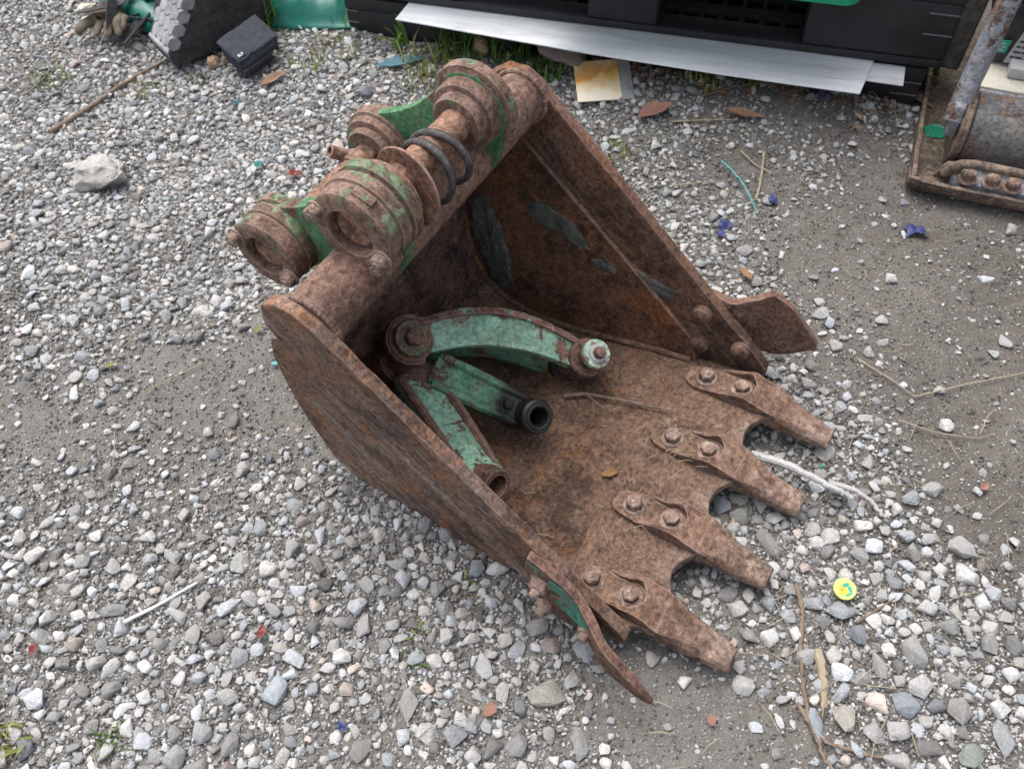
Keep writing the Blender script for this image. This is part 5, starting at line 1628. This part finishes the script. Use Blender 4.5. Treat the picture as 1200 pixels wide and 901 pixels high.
stick_obj('plastic_strip', [(-.562, .482), (-.52, .503), (-.453, .540)], .0028, M['white_plastic'], 'straight white plastic strip on the gravel at lower left', 'plastic strip')
stick_obj('straw', [(-.602, .86), (-.55, .89), (-.505, .915)], 0.00112, M['straw'], 'pale straw on the bare soil patch at left', 'straw')
stick_obj('straw', [(.354, 1.47), (.42, 1.468), (.49, 1.462)], 0.00182, M['straw'], 'straight straw on the soil in front of the card', 'straw')
stick_obj('straw', [(.338, 1.308), (.39, 1.31), (.436, 1.305)], 0.00154, M['straw'], 'straight straw left of the cyan cord', 'straw')
stick_obj('twig', [(.523, 1.365), (.505, 1.30), (.481, 1.235)], 0.00304, M['straw'], 'brown stalk crossing beside the cyan cord', 'twig', kink=.0008)
stick_obj('twig', [(.480, 1.38), (.500, 1.335), (.53, 1.30)], 0.00176, M['straw'], 'thin stalk crossing the brown one by the cyan cord', 'twig')
stick_obj('twig', [(.38, 1.57), (.43, 1.53), (.50, 1.545), (.60, 1.535), (.70, 1.53)], 0.00240, M['twig'], 'thin dead stem along the foot of the pallets', 'twig', kink=.003)
stick_obj('twig', [(.60, 1.56), (.66, 1.545), (.72, 1.56), (.80, 1.525)], 0.00280, M['twig'], 'dead stem under the short pale board', 'twig', kink=.003)
stick_obj('straw', [(-.271, .397), (-.295, .385), (-.325, .372)], 0.00105, M['straw'], 'dry stalk beside the bluish white stone', 'straw')
stick_obj('straw', [(.045, .455, .006), (.052, .442, .006), (.063, .425, .006)], 0.00098, M['straw'], 'short straw under the near side cutter', 'straw')
stick_obj('straw', [(.115, .352), (.13, .36), (.145, .368)], 0.00098, M['straw'], 'small straw on soil below the first tooth', 'straw')
for i, (x, y, L, w, a, mt, lab) in enumerate((
    (.692, 1.523, .085, .036, -.5, 'leaf', 'brown dry leaf at the foot of the short pale board'),
    (.860, 1.490, .080, .034, -.9, 'leaf', 'orange brown leaf against the compactor rim'),
    (.835, 1.525, .070, .034, -.3, 'leaf_y', 'yellow green leaf touching the compactor rim'),
    (.423, 1.052, .040, .014, 1.9, 'leaf', 'small brown leaf just outside the far side plate'),
    (.328, 1.500, .075, .050, .3, 'terracotta', 'flat reddish clay flake below the stained card'),
    (.503, 1.470, .075, .026, -.25, 'leaf', 'tan dry leaf on soil below the pallet'),
    (.600, 1.500, .050, .018, .1, 'leaf', 'little orange leaf below the grey board'),
    (-.664, .917, .020, .009, .4, 'leaf_y', 'mossy green fleck on bare soil at left'),
    (-.425, .975, .020, .008, .7, 'leaf_y', 'small yellow leaf bit on the gravel left of the bucket'),
    (-.480, 1.690, .06, .026, .5, 'leaf', 'brown leaf sticking out under the navy pouch'),
    (.677, .600, .018, .012, .5, 'terracotta', 'reddish flake on the soil at right'),
    )):
    leaf_obj(x, y, gz(x, y) + .010, L, w, a, M[mt], lab, (rnd.uniform(-.25, .25), rnd.uniform(-.2, .2)), 'flake' if mt == 'terracotta' else 'leaf')
def chip(x, y, w, h, mat, label, cat='plastic scrap', name='plastic_scrap', seed=1, th=.25, lift=.008):
    r = random.Random(seed); mb = MB()
    flat_ = 'film' in label or 'plastic' in label or 'paper' in label
    if flat_:                                        # a crumpled scrap of sheet
        n = 14
        rings = []
        for f in (1.0, .72, .42, .12):
            ring = []
            for k in range(n):
                a = 2 * math.pi * k / n
                q = f * (.62 + .75 * abs(mnoise.noise(Vector((math.cos(a) * 1.7 + seed, math.sin(a) * 1.7, seed * .37)))))
                x_, y_ = w * .56 * q * math.cos(a), h * .66 * q * math.sin(a)
                ring.append((x_, y_, h * .42 * mnoise.noise(Vector((x_ / h * 2.2 + seed, y_ / h * 2.2, 1.3))) + .002))
            rings.append(ring)
        mb.rings(rings, True, False, True)
        bmesh.ops.solidify(mb.bm, geom=mb.bm.faces[:], thickness=.0007)
        o = mb.build(name, mat, None, angle=40)
    else:
        pts = [(w * .5 * math.cos(a) * r.uniform(.6, 1.05), h * .6 * math.sin(a) * r.uniform(.6, 1.05), r.uniform(0, th) * h) for a in [k * .785 for k in range(8)]]
        pts += [(p[0] * .8, p[1] * .8, p[2] - .002) for p in pts]
        mb.hull(pts); o = mb.build(name, mat, None, bevel=.0006, seg=1, angle=25)
    o.location = (x, y, gz(x, y) + lift); o.rotation_euler = (r.uniform(-.2, .2), r.uniform(-.2, .2), r.uniform(0, 3))
    return tag(o, label, cat)
chip(-.403, 1.370, .034, .018, M['redbit'], 'red plastic scrap left of the pin brackets', seed=2, lift=.012)
chip(-.480, 1.408, .026, .016, M['cyan'], 'cyan plastic scrap with white edge left of the brackets', seed=3, lift=.012)
chip(-.492, 1.392, .028, .016, M['white_plastic'], 'white plastic scrap just below the cyan one', seed=4, lift=.012)
chip(.751, 1.133, .046, .030, M['blue'], 'bright blue plastic film scrap on soil below the compactor', seed=5)
chip(.510, 1.226, .026, .018, M['blue'], 'blue film scrap right of the cyan cord', seed=6)
chip(.412, 1.182, .020, .030, M['blue'], 'blue film scrap left of the cyan cord end', seed=7)
chip(.400, 1.160, .018, .020, M['blue'], 'smallest blue film scrap beside the far plate', seed=17)
chip(-.052, .324, .030, .018, M['terracotta'], 'red brown tile chip near the bottom centre', 'tile chip', 'tile_chip', 8)
chip(.226, .298, .016, .014, M['terracotta'], 'small red brick crumb on soil at the bottom', 'tile chip', 'tile_chip', 9)
chip(-.362, .450, .016, .012, M['redbit'], 'tiny pinkish red plastic bit in the lower left gravel', seed=10, lift=.012)
chip(-.240, .316, .014, .010, M['blue'], 'tiny blue plastic bit in the gravel at the bottom', seed=11, lift=.012)
chip(-.672, .445, .020, .010, M['redbit'], 'dark red plastic bit at the left edge', seed=12, lift=.012)
chip(.660, 1.500, .07, .03, simple('purple film', (.10, .10, .22), (.25, .25, .36), 50, .4, .4), 'crumpled purple grey film among the leaves by the pallet', seed=13)
chip(.750, 1.462, .030, .024, M['white_plastic'], 'white crumpled paper bit below the leaves', seed=14)
chip(.730, 1.440, .026, .022, M['white_plastic'], 'white stone like paper bit next to the crumpled one', seed=15)
chip(-.560, 1.640, .024, .018, M['teal'], 'pale blue plastic bit below the navy pouch', seed=16)
chip(-.390, .905, .018, .010, M['cyan'], 'pale green bit on the bare soil at left', seed=18)
chip(.456, .655, .010, .008, M['green_glass'], 'tiny green glass bit under the fourth tooth tip', 'glass bit', 'glass_bit', 19)
# fallen leaf bits along the foot of the pallets, and dry stems strewn over the yard
mb = MB(); r = random.Random(17)
for k in range(130):
    sx = r.uniform(.25, 1.13); dd_ = -abs(r.gauss(0, .035)) - .004
    q = PT(sx, dd_, 0); z = gz(q.x, q.y) + r.uniform(.004, .012)
    L = r.uniform(.008, .030); w = L * r.uniform(.25, .5); a = r.uniform(0, 6.28)
    ca, sa = math.cos(a), math.sin(a)
    ring = []
    for (u_, v_) in ((-.5, 0), (-.2, -.5), (.25, -.42), (.5, 0), (.2, .5), (-.25, .4)):
        ring.append((q.x + ca * u_ * L - sa * v_ * w, q.y + sa * u_ * L + ca * v_ * w, z + r.uniform(-.003, .004)))
    vs = [mb.v(p_) for p_ in ring]; c_ = mb.v((q.x, q.y, z + r.uniform(-.002, .003)))
    for i in range(6): mb.bm.faces.new((vs[i], vs[(i + 1) % 6], c_))
o = mb.build('leaf_litter', M['leaf'], None, angle=60); tag(o, 'brown leaf bits and crumbs gathered along the foot of the pallets', kind='stuff')
mb = MB()
for k in range(260):
    if k < 130: x, y = r.gauss(.45, .18), r.gauss(.5, .28)
    elif k < 180: x, y = r.uniform(.25, .85), r.gauss(1.48, .07)
    else: x, y = r.uniform(-1.1, .7), r.uniform(.2, 1.6)
    bx_, by_ = to_bucket(x, y)
    if -.02 < bx_ < W + .02 and -.12 < by_ < .44: continue
    a = r.uniform(0, 6.28); L = r.uniform(.012, .06); z = gz(x, y) + r.uniform(.004, .011)
    p1 = (x + L * .5 * math.cos(a) + r.uniform(-.003, .003), y + L * .5 * math.sin(a) + r.uniform(-.003, .003), z + r.uniform(0, .003))
    x2, y2 = x + L * math.cos(a), y + L * math.sin(a)
    mb.sweep([(x, y, z), p1, (x2, y2, gz(x2, y2) + r.uniform(.003, .010))], [.0006, .0007, .0003], 4)
o = mb.build('dry_stems', M['straw'], None); tag(o, 'thin dry grass stems strewn over gravel and soil', kind='stuff')
# yellow green round cap with a printed motif
e = empty('bottle_cap', (.431, .453, gz(.431, .453) + .017), (.12, -.10, .3))
tag(e, 'round yellow green printed cap lying among the gravel at lower right', 'cap')
mb = MB(); mb.lathe((0, 0, -.003), (0, 0, 1), [(.0150, 0), (.0152, .0035), (.0148, .0045), (0, .0047)], 36); cp = mb.build('disc', simple('yellow green cap', (.33, .39, .10), (.43, .49, .18), 60, .4, .1), e)
for k, (x, y, rx, ry, mt) in enumerate(((-.004, -.003, .0052, .0042, 'orange'), (-.0045, .003, .0040, .0034, 'orange'), (.003, .004, .005, .0025, 'lab_green'), (.0055, -.003, .0024, .0045, 'lab_green'), (.001, -.0085, .005, .0015, 'lab_green'))):
    mb = MB(); mb.prism([(x + rx * math.cos(a), y + ry * math.sin(a)) for a in [q * .524 for q in range(12)]], lambda a, b: (a, b, .0014), lambda a, b: (a, b, .0020)); mb.build('print_mark', M[mt], e)

# ------------------------------------------------------------------ grass
def tuft(x, y, n, h, spread, mat, label, seed, wide=.004, cat='grass', name='grass_tuft', lean=(0, -.2)):
    r = random.Random(seed); mb = MB()
    z0 = gz(x, y) - .002
    for k in range(n):
        a = r.uniform(0, 6.28); q = spread * math.sqrt(r.random())
        bx, by = q * math.cos(a), q * math.sin(a)
        hh = h * r.uniform(.45, 1.1); dirx = lean[0] + r.gauss(0, .38); diry = lean[1] + r.gauss(0, .38)
        w = wide * r.uniform(.6, 1.2); px, py = -diry, dirx
        L = math.hypot(px, py) + 1e-6; px /= L; py /= L
        prev = None
        for i in range(5):
            t = i / 4
            cx = bx + dirx * hh * t * t * .8; cy = by + diry * hh * t * t * .8; cz = hh * (t - .28 * t * t)
            ww = w * (1 - t) ** .7 * .5 + .0002
            cur = (mb.v((cx - px * ww, cy - py * ww, cz)), mb.v((cx, cy, cz - ww * .5)), mb.v((cx + px * ww, cy + py * ww, cz)))
            if prev:
                for j in (0, 1): mb.bm.faces.new((prev[j], prev[j + 1], cur[j + 1], cur[j]))
            prev = cur
    me = bpy.data.meshes.new(name)
    o = mb.build(name, mat, None, angle=70)
    o.location = (x, y, z0)
    return tag(o, label, cat)
tuft(-.208, 1.797, 5, .13, .02, M['grass'], 'broad bladed green weed standing by the lower pallet corner', 1, .020, 'weed', 'weed', (-.35, .1))
tuft(-.150, 1.735, 60, .075, .05, M['grass_y'], 'yellowish grass tuft next to the teal strip', 2, .004)
tuft(-.075, 1.765, 70, .11, .05, M['grass'], 'green grass tuft left of the tan lump', 3, .0042)
tuft(-.020, 1.795, 60, .12, .06, M['grass'], 'tall grass tuft behind the tan lump at the pallet', 4, .004)
tuft(.035, 1.755, 80, .10, .05, M['grass'], 'green grass tuft right of the tan lump', 5, .0045)
tuft(.115, 1.680, 130, .055, .045, M['grass'], 'dense bright green clump in front of the propping rock', 6, .0055)
tuft(-.150, 1.675, 50, .05, .05, M['grass_y'], 'short yellow green grass behind the far bracket', 7, .004)
tuft(-.350, 1.785, 40, .045, .06, M['grass_y'], 'sparse yellow grass between pouch and pallet', 8, .0035)
tuft(-.400, 1.730, 40, .045, .05, M['grass_y'], 'thin grass patch right of the navy pouch', 9, .0035)
tuft(-.990, 1.755, 40, .05, .05, M['grass_y'], 'yellow grass tuft by the bent wire', 10, .0035)
tuft(-.655, 1.730, 26, .035, .02, M['grass'], 'tiny green sprout below the wedge block', 11, .004)
tuft(-.515, 1.915, 34, .13, .025, M['grass'], 'dark green grass growing up in front of the tarpaulin', 12, .006, lean=(.1, 0))
tuft(-.345, 1.900, 26, .06, .03, M['grass_y'], 'grass tuft at the right end of the tarpaulin', 13, .004)
tuft(.232, 1.405, 34, .04, .035, M['grass_y'], 'small green sprout on gravel right of the far plate', 14, .004)
tuft(.545, 1.560, 30, .07, .03, M['grass'], 'upright green weed under the grey board', 15, .006)
tuft(.430, 1.600, 14, .09, .012, M['grass'], 'thin spiky grass under the middle of the grey board', 16, .004)
tuft(.905, 1.570, 16, .05, .03, M['leaf_y'], 'bright lime weed in the gap beside the compactor', 17, .016, 'weed', 'weed')
tuft(.870, 1.530, 12, .05, .03, M['grass'], 'green creeping weed under the pallet corner', 18, .014, 'weed', 'weed')
tuft(-.146, .437, 16, .024, .014, M['grass_y'], 'small weed in the gravel left of the tile chip', 19, .004)
tuft(-.148, .396, 18, .022, .02, M['grass'], 'flat green weed in the gravel near the bottom', 20, .004)
tuft(-.548, .321, 30, .024, .022, M['grass'], 'green sprout near the bottom left edge', 21, .004)
tuft(-.671, .322, 40, .045, .03, M['grass_y'], 'grass tuft in the bottom left corner', 22, .004)
tuft(-.075, .500, 22, .016, .018, M['grass_y'], 'mossy sprout below the near side plate', 23, .004)
tuft(-.780, 1.735, 30, .035, .04, M['grass_y'], 'sparse sprouts beside the long bent twig', 24, .0035)
tuft(.445, 1.575, 26, .05, .05, M['grass_y'], 'low yellow flowered weed by the grey board', 25, .006)
print('objects', len(bpy.data.objects), 'tris', sum(len(m.loops) - 2 * len(m.polygons) for m in bpy.data.meshes))
